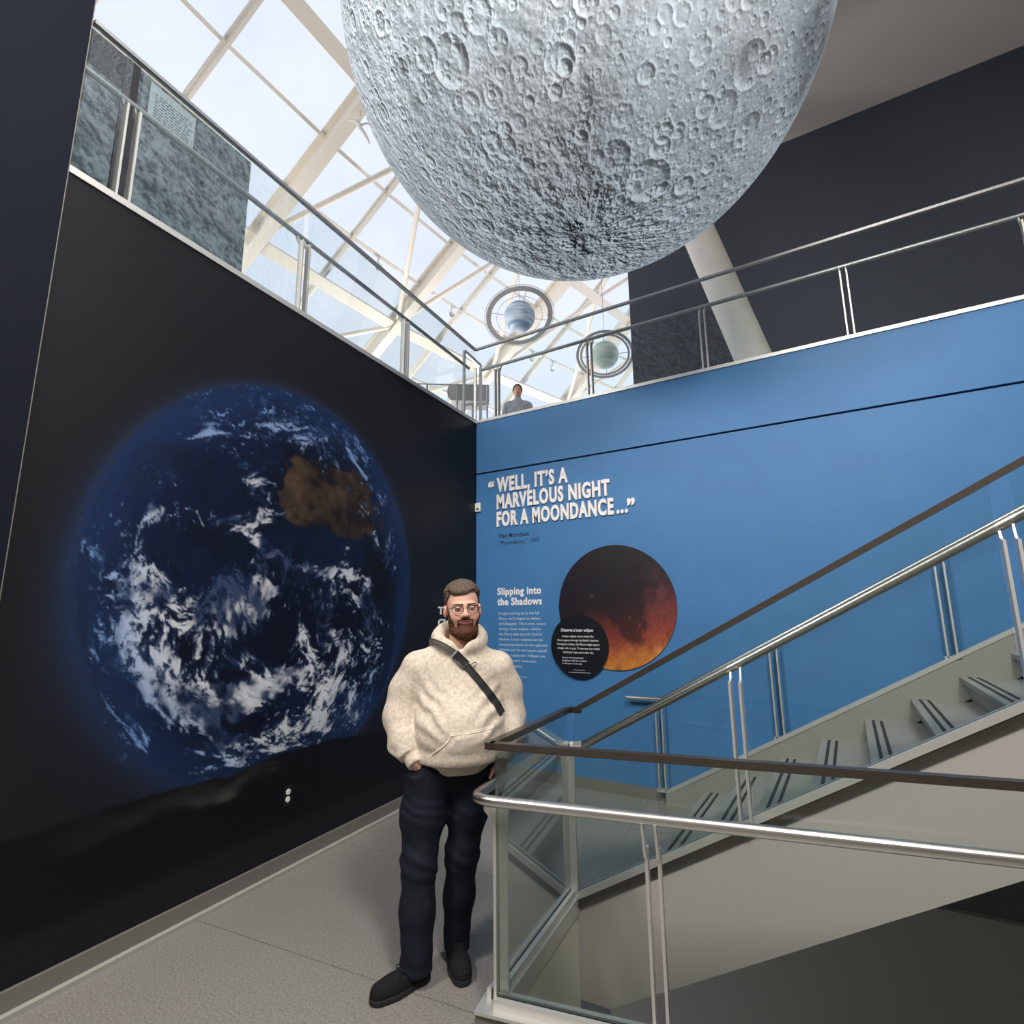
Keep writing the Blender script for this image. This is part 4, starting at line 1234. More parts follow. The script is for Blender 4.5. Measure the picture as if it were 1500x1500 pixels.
planet('small_planet', (0.666, 4.67, 5.80), 0.30, [], 'brownish planet model low behind the end of the charcoal wall', ((0.20, 0.12, 0.08), (0.40, 0.27, 0.19)), (0, 0, 1), (0.3, 0.2, 0))

# small white spotlights clipped under the purlins
def spotlight(p, aim, label):
    e_ = empty('spotlight', p, label, 'spotlight', 'white spotlights under the glazed roof')
    a = (Vector(aim) - Vector(p)).normalized()
    c_ = Vector(p) - Vector((0, 0, 0.20))
    MB().tube([p, (p[0], p[1], p[2] - 0.13)], 0.018, 8).build('stem', M['white'], e_)
    MB().lathe([(0.0, -0.16), (0.055, -0.15), (0.065, -0.02), (0.075, 0.10), (0.066, 0.10), (0.055, 0.02), (0.0, 0.02)], c_, a, 20).build('lamp_head', M['white'], e_, smooth=True)
    MB().lathe([(0.0, 0.055), (0.063, 0.055), (0.063, 0.062), (0.0, 0.062)], c_, a, 20).build('lens', M['print_white'], e_)
def purl(y, t): return tuple(raf(y, t) - rup(y) * 0.09)
spotlight(purl(1.55, 0), (1.5, -1.0, 4.2), 'white spotlight under the glazed roof left of the moon, nearest of its row')
spotlight(purl(3.62, 0), (2.0, 0.0, 4.2), 'white spotlight under the glazed roof between the moon and the ringed planet')
spotlight(purl(7.25, 0), (0.6, 3.0, 4.2), 'white spotlight under the glazed roof below the two ringed planets')
spotlight(purl(6.45, 0), (0.2, 1.0, 4.2), 'white spotlight under the glazed roof directly below the blue ringed planet')

# small white figure hanging by the moon
hf = empty('hanging_figure', (-1.92, -0.37, 9.0), 'small white winged figure hanging below the glass left of the moon', 'ornament')
c_ = Vector((-1.92, -0.37, 9.0)); r_ = Vector((0.66, 0.75, 0)); 
MB().tube([c_ + r_ * -0.03 + Vector((0, 0, 0.14)), c_ + Vector((0, 0, 0.02)), c_ + r_ * 0.10 - Vector((0, 0, 0.12)), c_ + r_ * 0.16 - Vector((0, 0, 0.24))], [0.02, 0.035, 0.025, 0.012], 8).build('body', M['white'], hf, smooth=True)
for s in (-1, 1):
    MB().tube([c_ + Vector((0, 0, 0.05)), c_ + r_ * (0.10 * s) + Vector((0, 0, 0.12)), c_ + r_ * (0.20 * s) + Vector((0, 0, 0.08))], [0.02, 0.014, 0.006], 8).build('wing', M['white'], hf, smooth=True)
MB().tube([c_ + Vector((0, 0, 0.1)), c_ + Vector((0, 0, 1.0))], 0.003, 5).build('thread', M['cable'], hf)

# guard rail and grey bench-like counter further back on the upper level
gr = empty('guard_rail', (-1.5, 1.9, UP), 'thin grey guard rail on the upper level behind the balcony corner', 'railing')
P1, P2 = Vector((-2.25, 1.70, 0)), Vector((-1.40, 2.33, 0))
dirr = (P2 - P1).normalized()
MB().tube([Z(P1 - dirr * 0.6, 5.69), Z(P2, 5.69)], 0.014, 8).build('handrail', M['cap_up'], gr, smooth=True)
for t in (0.0, 0.5, 1.0):
    p = P1 + (P2 - P1) * t
    MB().tube([Z(p, UP), Z(p, 5.69)], 0.016, 8).build('post', M['cap_up'], gr, smooth=True)
MB().tube([Z(P1, 5.0), Z(P2, 5.0)], 0.010, 8).build('lower_rail', M['cap_up'], gr, smooth=True)
g2 = empty('door_frame', (-1.25, 1.45, UP), 'narrow grey frame standing behind the corner of the balconies', 'frame')
a = pt(680, 514, 9.6); b_ = pt(704, 536, 9.6)
for p in (a, b_):
    MB().box(p.x - 0.018, p.x + 0.018, p.y - 0.018, p.y + 0.018, UP, p.z).build('upright', M['cap_up'], g2)
MB().beam(a, b_, 0.04, 0.05).build('top_bar', M['cap_up'], g2)
ct = empty('counter', (-2.0, 2.6, UP), 'grey rounded counter on the upper level behind the guard rail', 'counter')
c1_, c2_ = pt(655, 574, 10.9), pt(694, 574, 10.9)
dz = 0.17
du = (c2_ - c1_); du.z = 0; du.normalize(); dn = Vector((-du.y, du.x, 0))
poly = [Z(c1_ + du * (0.10 - 0.10 * math.sin(t)) + dn * (0.0), c1_.z + dz * math.cos(t)) for t in [PI * i / 10 for i in range(11)]]
poly = poly + [Z(c2_ + du * 0.3, c1_.z - dz), Z(c2_ + du * 0.3, c1_.z + dz)]
MB().prism(poly, dn * 0.5).build('body', M['concrete'], ct)
for q in (c1_ + du * 0.3 + dn * 0.25, c2_ + dn * 0.25):
    MB().tube([Z(q, UP), Z(q, c1_.z - dz)], 0.04, 10).build('leg', M['cap_up'], ct)
# ---------------------------------------------------------------- people (smooth implicit bodies, meshed with surface nets)
def smin(a, b, k):
    h = np.clip(0.5 + 0.5 * (b - a) / k, 0, 1)
    return b * (1 - h) + a * h - k * h * (1 - h)
def smax(a, b, k): return -smin(-a, -b, k)
def s_ball(p, c, r): return np.linalg.norm(p - np.array(c), axis=-1) - r
def s_ell(p, c, r, rz=0.0):
    q = p - np.array(c); r = np.array(r)
    if rz:
        ca, sa = math.cos(rz), math.sin(rz)
        q = np.stack([q[..., 0] * ca + q[..., 1] * sa, -q[..., 0] * sa + q[..., 1] * ca, q[..., 2]], -1)
    k0 = np.linalg.norm(q / r, axis=-1); k1 = np.linalg.norm(q / (r * r), axis=-1)
    return k0 * (k0 - 1) / np.maximum(k1, 1e-9)
def s_cap(p, a, b, ra, rb=None):
    a = np.array(a); b = np.array(b); rb = ra if rb is None else rb
    ab = b - a
    t = np.clip(((p - a) @ ab) / (ab @ ab), 0, 1)
    return np.linalg.norm(p - a - t[..., None] * ab, axis=-1) - (ra + (rb - ra) * t)
def s_chain(p, pts, k=0.02):
    d = None
    for (a, ra), (b, rb) in zip(pts[:-1], pts[1:]):
        e = s_cap(p, a, b, ra, rb)
        d = e if d is None else smin(d, e, k)
    return d
def surf_nets(fn, lo, hi, h):
    lo = np.array(lo, float); n = np.maximum(3, np.ceil((np.array(hi) - lo) / h).astype(int) + 1)
    ax = [lo[i] + h * np.arange(n[i]) for i in range(3)]
    S = np.empty(n, dtype=np.float32)
    step = max(1, int(400000 / (n[1] * n[2])))
    Yg, Zg = np.meshgrid(ax[1], ax[2], indexing='ij')
    for i in range(0, n[0], step):
        xs = ax[0][i:i + step]
        p = np.empty((len(xs), n[1], n[2], 3))
        p[..., 0] = xs[:, None, None]; p[..., 1] = Yg; p[..., 2] = Zg
        S[i:i + step] = fn(p)
    ins = S < 0
    c = np.zeros(tuple(n - 1), dtype=np.int8)
    for dx in (0, 1):
        for dy in (0, 1):
            for dz in (0, 1):
                c += ins[dx:n[0] - 1 + dx, dy:n[1] - 1 + dy, dz:n[2] - 1 + dz]
    act = (c > 0) & (c < 8)
    idx = np.full(act.shape, -1, dtype=np.int64)
    cells = np.argwhere(act); idx[act] = np.arange(len(cells))
    acc = np.zeros((len(cells), 3)); cnt = np.zeros(len(cells))
    corners = [(a, b, d) for a in (0, 1) for b in (0, 1) for d in (0, 1)]
    I, J, K = cells.T
    for a in corners:
        for axis in range(3):
            if a[axis]: continue
            b = list(a); b[axis] = 1
            sa = S[I + a[0], J + a[1], K + a[2]]; sb_ = S[I + b[0], J + b[1], K + b[2]]
            m = (sa < 0) != (sb_ < 0)
            t = np.where(m, sa / np.where(m, sa - sb_, 1), 0)
            pos = np.array(a, float)[None] + 0 * acc
            pos[:, axis] += t
            acc[m] += pos[m]; cnt[m] += 1
    V = lo + h * (cells + acc / np.maximum(cnt, 1)[:, None])
    quads = []
    for axis in range(3):
        u, v = (axis + 1) % 3, (axis + 2) % 3
        sl0 = [slice(1, n[i] - 1) for i in range(3)]; sl1 = list(sl0)
        sl0[axis] = slice(0, n[axis] - 1); sl1[axis] = slice(1, n[axis])
        A, B = ins[tuple(sl0)], ins[tuple(sl1)]
        e = np.argwhere(A != B)
        if not len(e): continue
        flip = A[tuple(e.T)]
        base = e.copy()
        for i in range(3):
            if i != axis: base[:, i] += 1
        def cell(du, dv):
            q = base.copy(); q[:, u] -= du; q[:, v] -= dv
            return idx[q[:, 0], q[:, 1], q[:, 2]]
        q = np.stack([cell(1, 1), cell(0, 1), cell(0, 0), cell(1, 0)], -1)
        q[~flip] = q[~flip][:, ::-1]
        quads.append(q)
    return V, np.vstack(quads)

# ---- the visitor: local frame x = to his left as seen in the picture's right, y = away from the viewer, z = up
PB = np.array([1.879, -2.997, 0.0]); PX = np.array([0.783, 0.622, 0]); PY = np.array([-0.622, 0.783, 0])
def to_world(v): return PB + v[:, :1] * PX + v[:, 1:2] * PY + v[:, 2:3] * np.array([0, 0, 1.0])
def tw(p): return tuple(PB + p[0] * PX + p[1] * PY + np.array([0, 0, p[2]]))

# arms shared by body and sleeves
ARM_L = [(-0.120, 0.150, 1.405), (-0.178, 0.175, 1.29), (-0.206, 0.160, 1.16), (-0.178, 0.085, 1.045), (-0.122, 0.018, 0.965)]
ARM_R = [(0.300, 0.150, 1.395), (0.345, 0.175, 1.28), (0.362, 0.165, 1.15), (0.352, 0.100, 1.05), (0.325, 0.055, 0.960)]
HC = np.array([0.112, 0.100, 1.712])          # head centre at eye height
HYAW, HROLL, HW = 0.10, 0.05, 1.10
def head_local(p):
    q = p - HC
    ca, sa = math.cos(HROLL), math.sin(HROLL)
    q = np.stack([q[..., 0] * ca + q[..., 2] * sa, q[..., 1], -q[..., 0] * sa + q[..., 2] * ca], -1)
    ca, sa = math.cos(HYAW), math.sin(HYAW)
    return np.stack([(q[..., 0] * ca + q[..., 1] * sa) / HW, -q[..., 0] * sa + q[..., 1] * ca, q[..., 2]], -1)
def head_world(q):
    q = np.asarray(q, float).reshape(-1, 3) * np.array([HW, 1, 1])
    ca, sa = math.cos(HYAW), math.sin(HYAW)
    r = np.stack([q[:, 0] * ca - q[:, 1] * sa, q[:, 0] * sa + q[:, 1] * ca, q[:, 2]], -1)
    ca, sa = math.cos(HROLL), math.sin(HROLL)
    return HC + np.stack([r[:, 0] * ca - r[:, 2] * sa, r[:, 1], r[:, 0] * sa + r[:, 2] * ca], -1)
def sd_head(q):
    """bare head in its own frame: face towards -y, eyes at z=0"""
    d = s_ell(q, (0, 0.022, 0.042), (0.079, 0.100, 0.098))
    d = smin(d, s_ell(q, (0, -0.012, -0.045), (0.070, 0.080, 0.088)), 0.03)
    d = smin(d, s_ell(q, (0, 0.0, -0.085), (0.060, 0.062, 0.058)), 0.03)
    d = smin(d, s_ball(q, (0, -0.052, -0.122), 0.028), 0.03)
    for s in (-1, 1):
        d = smin(d, s_ball(q, (s * 0.040, -0.058, -0.036), 0.030), 0.025)          # cheek
        d = smin(d, s_cap(q, (s * 0.052, -0.066, 0.022), (s * 0.012, -0.088, 0.022), 0.010, 0.011), 0.016)   # brow
        d = smax(d, -s_ball(q, (s * 0.033, -0.106, 0.000), 0.021), 0.014)          # eye socket
        e = s_ell(q, (s * 0.084, 0.020, -0.008), (0.011, 0.021, 0.033), s * 0.35)
        e = smax(e, -s_ell(q, (s * 0.094, 0.012, -0.004), (0.008, 0.010, 0.018)), 0.006)
        d = smin(d, e, 0.008)
        d = smin(d, s_ball(q, (s * 0.014, -0.097, -0.037), 0.0095), 0.008)         # nostril wing
    d = smin(d, s_cap(q, (0, -0.088, 0.006), (0, -0.110, -0.032), 0.0085, 0.0125), 0.012)
    # smiling mouth
    mx = q[..., 0]
    zc_ = -0.071 + 6.0 * mx * mx
    lip = np.sqrt(((q[..., 2] - zc_) / 1.0) ** 2 + ((q[..., 1] + 0.086 - 9 * mx * mx) / 1.1) ** 2) - 0.0105
    lip = np.maximum(lip, np.abs(mx) - 0.030)
    d = smin(d, lip, 0.006)
    slit = np.maximum(np.abs(q[..., 2] - zc_ - 0.0005) - 0.0022, np.maximum(np.abs(mx) - 0.026, q[..., 1] + 0.080 - 9 * mx * mx))
    d = smax(d, -slit, 0.003)
    return d
def hand_parts(side):
    """palm, four fingers of unequal length and a thumb, sliding into the jeans pocket"""
    if side < 0:
        w = np.array([-0.114, 0.022, 0.952]); f = np.array([0.30, 0.20, -0.93]); a = np.array([0.80, -0.45, 0.20])
    else:
        w = np.array([0.322, 0.062, 0.948]); f = np.array([-0.28, 0.12, -0.95]); a = np.array([-0.80, -0.55, 0.25])
    f = f / np.linalg.norm(f); a = a - f * (a @ f); a /= np.linalg.norm(a)      # a: towards the thumb
    n = np.cross(f, a) * (1 if side < 0 else -1)
    return w, f, a, n
def sd_hand(p, side):
    w, f, a, n = hand_parts(side)
    A = ARM_L if side < 0 else ARM_R
    d = s_cap(p, np.array(A[-1]) * 0.55 + np.array(A[-2]) * 0.45, w + f * 0.01, 0.028, 0.026)
    for k in (-1.5, -0.5, 0.5, 1.5):
        d = smin(d, s_cap(p, w + f * 0.01 + a * k * 0.011, w + f * 0.082 + a * k * 0.0195, 0.0165, 0.0125), 0.012)
    for k, L in ((1.5, 0.072), (0.5, 0.082), (-0.5, 0.076), (-1.5, 0.058)):
        b0 = w + f * 0.084 + a * k * 0.0205
        b1 = b0 + f * L * 0.5 + n * 0.006
        b2 = b1 + f * L * 0.5 + n * 0.016
        d = np.minimum(d, smin(s_cap(p, b0, b1, 0.0098, 0.0088), s_cap(p, b1, b2, 0.0088, 0.0072), 0.004))
    t0 = w + f * 0.022 + a * 0.026; t1 = t0 + f * 0.032 + a * 0.026 + n * 0.006; t2 = t1 + f * 0.034 + a * 0.008 + n * 0.004
    d = smin(d, smin(s_cap(p, t0, t1, 0.0165, 0.0115), s_cap(p, t1, t2, 0.0110, 0.0088), 0.005), 0.010)
    return d
LEGS = ([((-0.045, 0.105, 0.90), 0.128), ((-0.078, 0.085, 0.70), 0.106), ((-0.094, 0.050, 0.50), 0.080), ((-0.098, 0.030, 0.30), 0.076), ((-0.098, 0.005, 0.07), 0.074)],
        [((0.165, 0.125, 0.90), 0.126), ((0.142, 0.130, 0.70), 0.100), ((0.117, 0.125, 0.50), 0.076), ((0.105, 0.140, 0.30), 0.069), ((0.094, 0.160, 0.07), 0.065)])
def sd_torso(p):
    d = s_ell(p, (0.092, 0.150, 1.33), (0.235, 0.150, 0.19))
    d = smin(d, s_ell(p, (0.102, 0.100, 1.10), (0.235, 0.225, 0.215)), 0.10)
    d = smin(d, s_ell(p, (0.075, 0.125, 0.92), (0.205, 0.165, 0.14)), 0.08)
    d = smin(d, s_cap(p, (-0.10, 0.15, 1.41), (0.09, 0.15, 1.455), 0.070, 0.085), 0.07)
    d = smin(d, s_cap(p, (0.28, 0.15, 1.40), (0.11, 0.15, 1.455), 0.070, 0.085), 0.07)
    return d
def sd_body(p):
    d = sd_torso(p) + 0.035
    for A in (ARM_L, ARM_R): d = smin(d, s_chain(p, [(a, r) for a, r in zip(A, (0.055, 0.05, 0.045, 0.038, 0.031))], 0.03), 0.03)
    for Lg in LEGS: d = smin(d, s_chain(p, [(a, r - 0.025) for a, r in Lg], 0.03), 0.04)
    d = smin(d, s_cap(p, (0.10, 0.140, 1.48), (0.112, 0.120, 1.64), 0.066, 0.062), 0.04)
    for s in (-1, 1): d = smin(d, sd_hand(p, s), 0.012)
    return smin(d, sd_head(head_local(p)), 0.02)

def sleeve(p, A, sd):
    r = (0.092, 0.088, 0.085, 0.074, 0.056)
    d = s_chain(p, [(a, q) for a, q in zip(A, r)], 0.05)
    # soft horizontal folds that bunch above the cuff
    w = sstep(1.16, 1.00, p[..., 2])
    wob = fbm(p * 7 + sd, 2)
    d = d - 0.0045 * w * np.sin(p[..., 2] * 80 + 14 * wob + p[..., 0] * 24) - 0.012 * (fbm(p * np.array([7, 7, 5]) + sd, 3) - 0.5)
    # ribbed cuff: tighter band at the wrist
    a, b = np.array(A[-2]), np.array(A[-1]); ax_ = (b - a) / np.linalg.norm(b - a)
    t = (p - b) @ ax_
    cuff = np.maximum(s_cap(p, b - ax_ * 0.060, b + ax_ * 0.03, 0.050, 0.044), t - 0.018)
    d = np.maximum(d, t + 0.038)
    d = smin(d, cuff, 0.010)
    return d
def sd_hoodie(p):
    d = sd_torso(p) - 0.008
    dr = fbm(p * np.array([6, 6, 3.5]) + 4, 3) - 0.5
    d = d - 0.018 * dr
    # diagonal drag folds from the armpits towards the belly
    for (ax_, az_, dx, sgn) in ((-0.115, 1.30, 0.19, 1), (0.31, 1.30, 0.17, -1)):
        u = (p[..., 0] - ax_) * sgn; v = p[..., 2] - az_
        env = np.exp(-((u - 0.05) / 0.085) ** 2 - ((v + 0.10) / 0.13) ** 2) * (p[..., 1] < 0.12)
        d = d - 0.007 * env * np.sin((v + 0.75 * u) * 70 + 8 * fbm(p * 6, 2))
    # hem: gathered rib
    hem = 0.900 + 0.03 * np.clip(p[..., 1], -0.1, 0.3)
    d = d + 0.022 * sstep(hem + 0.060, hem + 0.035, p[..., 2]) - 0.012 * sstep(hem + 0.13, hem + 0.075, p[..., 2]) * sstep(hem + 0.045, hem + 0.065, p[..., 2])
    d = np.maximum(d, hem - p[..., 2])
    for A, sd in ((ARM_L, 3.0), (ARM_R, 8.0)): d = smin(d, sleeve(p, A, sd), 0.016)
    # hood lying round the neck: tilted, flattened ring meeting in a V at the throat
    c = np.array([0.098, 0.135, 1.555])
    q = p - c
    tilt = 0.55
    z_ = q[..., 2] * math.cos(tilt) - q[..., 1] * math.sin(tilt); y_ = q[..., 1] * math.cos(tilt) + q[..., 2] * math.sin(tilt)
    rx = np.sqrt((q[..., 0] / 1.06) ** 2 + (y_ / 1.0) ** 2)
    V_ = 0.035 * np.exp(-(q[..., 0] / 0.03) ** 2) * (y_ < 0)
    ring = np.sqrt(((rx - 0.108) / 1.05) ** 2 + ((z_ + V_) / 1.45) ** 2) - 0.036
    ring = ring - 0.008 * (fbm(p * 13 + 60, 2) - 0.5)
    bag = s_ell(p, (0.098, 0.275, 1.50), (0.135, 0.075, 0.115))
    hood = smin(ring, bag, 0.05)
    hood = smax(hood, -s_cap(p, (0.104, 0.112, 1.50), (0.112, 0.075, 1.70), 0.077, 0.085), 0.02)
    d = smin(d, hood, 0.016)
    # open neck
    d = smax(d, -s_cap(p, (0.104, 0.118, 1.47), (0.112, 0.085, 1.70), 0.070, 0.080), 0.012)
    return d
def sd_jeans(p):
    d = s_ell(p, (0.062, 0.125, 0.90), (0.195, 0.155, 0.12))
    leg = [s_chain(p, L_, 0.05) for L_ in LEGS]
    d = smin(d, leg[0], 0.035); d = smin(d, leg[1], 0.035)
    d = np.where(p[..., 2] < 0.62, np.minimum(leg[0], leg[1]), d)
    # creases behind and above the knees, stacked folds over the shoes
    wob = fbm(p * 6 + 70, 2)
    k = np.exp(-((p[..., 2] - 0.50) / 0.09) ** 2) + 0.8 * np.exp(-((p[..., 2] - 0.12) / 0.06) ** 2) + 0.7 * np.exp(-((p[..., 2] - 0.74) / 0.07) ** 2)
    d = d - 0.0035 * k * np.sin(p[..., 2] * 78 + 16 * wob + 30 * p[..., 0]) - 0.016 * (fbm(p * np.array([9, 9, 5]) + 15, 3) - 0.5)
    zl = np.where(p[..., 0] < 0.0, 0.046, 0.060) - 0.10 * np.clip(p[..., 1] - 0.05, -0.05, 0.05)
    d = np.maximum(d, zl - p[..., 2])
    d = np.maximum(d, p[..., 2] - 0.985)
    # the hands fill the pockets: denim stretched over them below the pocket mouth
    for s in (-1, 1):
        w, f, a, n = hand_parts(s)
        hb = s_cap(p, w + f * 0.05, w + f * 0.17, 0.052, 0.044)
        hb = np.maximum(hb, (p - w - f * 0.047) @ -f)
        d = smin(d, hb, 0.02)
    return d
SHOES = [((-0.075, 0.030), (-0.262, -0.098)), ((0.090, 0.190), (0.118, -0.020))]
def shoe_frame(i):
    h, t = np.array(SHOES[i][0]), np.array(SHOES[i][1])
    f = (t - h); L_ = np.linalg.norm(f); f /= L_
    return h, f, np.array([-f[1], f[0]]), L_
def shoe_uv(p, i):
    h, f, s, L_ = shoe_frame(i)
    u = (p[..., 0] - h[0]) * f[0] + (p[..., 1] - h[1]) * f[1]
    v = (p[..., 0] - h[0]) * s[0] + (p[..., 1] - h[1]) * s[1]
    return np.stack([u, v, p[..., 2]], -1)
def sd_upper(p, i):
    q = shoe_uv(p, i)
    L_ = shoe_frame(i)[3]
    d = s_cap(q, (0.0, 0, 0.048), (L_ * 0.95, 0, 0.034), 0.045, 0.043)
    d = smin(d, s_ell(q, (L_ * 0.62, 0, 0.035), (0.085, 0.053, 0.045)), 0.02)
    d = smin(d, s_cap(q, (0.005, 0, 0.07), (0.055, 0, 0.095), 0.044, 0.046), 0.03)
    d = np.maximum(d, 0.022 - q[..., 2])
    return np.maximum(d, q[..., 2] - 0.118) - 0.003 * (fbm(p * 22, 2) - 0.5)
def sd_sole(p, i):
    q = shoe_uv(p, i); L_ = shoe_frame(i)[3]
    q2 = q * np.array([1, 1, 0.0])
    d = s_cap(q2, (0.0, 0, 0), (L_ * 0.95, 0, 0), 0.046, 0.044)
    d = smin(d, s_ell(q2, (L_ * 0.62, 0, 0), (0.087, 0.055, 0.05)), 0.02)
    return np.maximum(d, np.abs(q[..., 2] - 0.0135) - 0.0130)

def mesh_sdf(name, fn, lo, hi, h, mat, parent, colorfn=None):
    v, q = surf_nets(fn, lo, hi, h)
    c = colorfn(v) if colorfn else None
    return np_mesh(name, to_world(v), q, mat, parent, c)

def cloth_mat(name, a, b, scale, rough=0.9, bump=0.25, sheen=0.0):
    m, nt, bs = new_mat(name)
    n, l = nt.nodes, nt.links
    tc = n.new('ShaderNodeTexCoord')
    n1 = n.new('ShaderNodeTexNoise'); n1.inputs['Scale'].default_value = scale; n1.inputs['Detail'].default_value = 5; n1.inputs['Roughness'].default_value = 0.65
    cr = n.new('ShaderNodeValToRGB'); cr.color_ramp.elements[0].position = 0.38; cr.color_ramp.elements[1].position = 0.60
    cr.color_ramp.elements[0].color = (*a, 1); cr.color_ramp.elements[1].color = (*b, 1)
    bp = n.new('ShaderNodeBump'); bp.inputs['Strength'].default_value = bump; bp.inputs['Distance'].default_value = 0.004
    l.new(tc.outputs['Object'], n1.inputs['Vector']); l.new(n1.outputs['Fac'], cr.inputs['Fac'])
    l.new(cr.outputs['Color'], bs.inputs['Base Color']); l.new(n1.outputs['Fac'], bp.inputs['Height']); l.new(bp.outputs['Normal'], bs.inputs['Normal'])
    bs.inputs['Roughness'].default_value = rough; bs.inputs['Specular IOR Level'].default_value = 0.2
    bs.inputs['Sheen Weight'].default_value = sheen
    return m
M['fleece'] = cloth_mat('oatmeal_fleece', (0.50, 0.415, 0.33), (0.64, 0.56, 0.47), 55, 0.9, 0.12, 0.1)
M['denim'] = cloth_mat('dark_indigo_denim', (0.005, 0.006, 0.011), (0.010, 0.013, 0.023), 160, 0.8, 0.15)
M['suede'] = cloth_mat('black_suede', (0.006, 0.006, 0.007), (0.014, 0.014, 0.016), 120, 0.9, 0.2)
M['sole'] = pmat('black_rubber_sole', (0.010, 0.010, 0.011), 0.8)
M['hair'] = cloth_mat('brown_hair', (0.050, 0.034, 0.025), (0.145, 0.105, 0.080), 140, 0.6, 0.5)
M['beard'] = cloth_mat('reddish_beard', (0.045, 0.019, 0.011), (0.135, 0.058, 0.033), 230, 0.7, 0.8)
M['strap_grey'] = cloth_mat('grey_webbing', (0.07, 0.065, 0.055), (0.16, 0.15, 0.13), 300, 0.8, 0.3)
M['strap'] = pmat('black_webbing', (0.008, 0.008, 0.009), 0.7)
M['buckle'] = pmat('black_plastic_buckle', (0.022, 0.022, 0.024), 0.25)
M['frame'] = pmat('dark_spectacle_frame', (0.03, 0.026, 0.024), 0.3)
M['lens'] = glass_mat('spectacle_lens', (0.95, 0.96, 0.96), 0.25)
M['eye'] = pmat('eye_white', (0.55, 0.52, 0.50), 0.2)
M['iris'] = pmat('dark_iris', (0.03, 0.022, 0.016), 0.2)
M['skin'] = attr_mat('skin', rough=0.5, spec=0.35, nscale=220, nmix=0.06)

def skin_color(v):
    q = head_local(v)
    base = np.array([0.66, 0.385, 0.29]) + 0 * v
    red = np.exp(-((np.abs(q[:, 0]) - 0.045) / 0.022) ** 2 - ((q[:, 2] + 0.036) / 0.022) ** 2) + 0.9 * np.exp(-(q[:, 0] / 0.016) ** 2 - ((q[:, 2] + 0.03) / 0.018) ** 2) + 0.8 * (np.abs(q[:, 0]) > 0.076) * (np.abs(q[:, 2]) < 0.05)
    base = base + np.clip(red, 0, 1)[:, None] * np.array([0.05, -0.035, -0.03])
    lip = (np.abs(q[:, 0]) < 0.029) & (np.abs(q[:, 2] + 0.071 - 6.0 * q[:, 0] ** 2) < 0.0095) & (q[:, 1] < -0.07)
    base[lip] = np.array([0.40, 0.13, 0.105])
    slit = (np.abs(q[:, 0]) < 0.025) & (np.abs(q[:, 2] + 0.0705 - 6.0 * q[:, 0] ** 2) < 0.0030) & (q[:, 1] < -0.066)
    base[slit] = np.array([0.30, 0.22, 0.19])
    # eyebrows are part of the face colour: thin brown hair
    for s in (-1, 1):
        x = q[:, 0] * s
        zb = 0.0235 + 0.10 * (x - 0.03) - 2.2 * (x - 0.032) ** 2
        e = (x > 0.010) & (x < 0.056) & (np.abs(q[:, 2] - zb) < 0.0042) & (q[:, 1] < -0.04)
        base[e] = np.array([0.13, 0.062, 0.040])
    hand = v[:, 2] < 1.1
    base[hand] = np.array([0.60, 0.32, 0.24])
    return base
def body_color(v): return skin_color(v)

# body: one mesh; the head and neck are meshed finer than what the clothes cover
bv1, bq1 = surf_nets(lambda p: np.maximum(sd_body(p), p[..., 2] - 1.545), (-0.36, -0.16, 0.0), (0.50, 0.40, 1.56), 0.010)
bv2, bq2 = surf_nets(lambda p: np.maximum(smin(sd_head(head_local(p)), s_cap(p, (0.10, 0.140, 1.48), (0.112, 0.120, 1.64), 0.066, 0.062), 0.02), 1.50 - p[..., 2]), (0.0, -0.04, 1.49), (0.225, 0.24, 1.87), 0.0024)
bv3, bq3 = surf_nets(lambda p: np.minimum(sd_hand(p, -1), 9), (-0.17, -0.10, 0.77), (0.03, 0.08, 1.03), 0.003)
bv4, bq4 = surf_nets(lambda p: np.minimum(sd_hand(p, 1), 9), (0.22, -0.08, 0.76), (0.38, 0.12, 1.02), 0.003)
person = np_mesh('person', to_world(np.vstack([bv1, bv2, bv3, bv4])),
                 np.vstack([bq1, bq2 + len(bv1), bq3 + len(bv1) + len(bv2), bq4 + len(bv1) + len(bv2) + len(bv3)]), M['skin'], None,
                 body_color(np.vstack([bv1, bv2, bv3, bv4])))
tag(person, 'bearded person in an oatmeal hoodie with both hands in jeans pockets before the murals', 'person')

hd = mesh_sdf('hoodie', sd_hoodie, (-0.36, -0.17, 0.88), (0.50, 0.40, 1.72), 0.0075, M['fleece'], person)
def front_y(x, z, fn=sd_hoodie, y0=-0.5, off=0.0):
    """first surface met going away from the viewer"""
    y = y0 + 0 * np.asarray(x, float)
    for _ in range(60):
        d = fn(np.stack([x, y, z], -1))
        y = y + np.clip(d, -0.02, 0.05) * 0.7
    return y - off
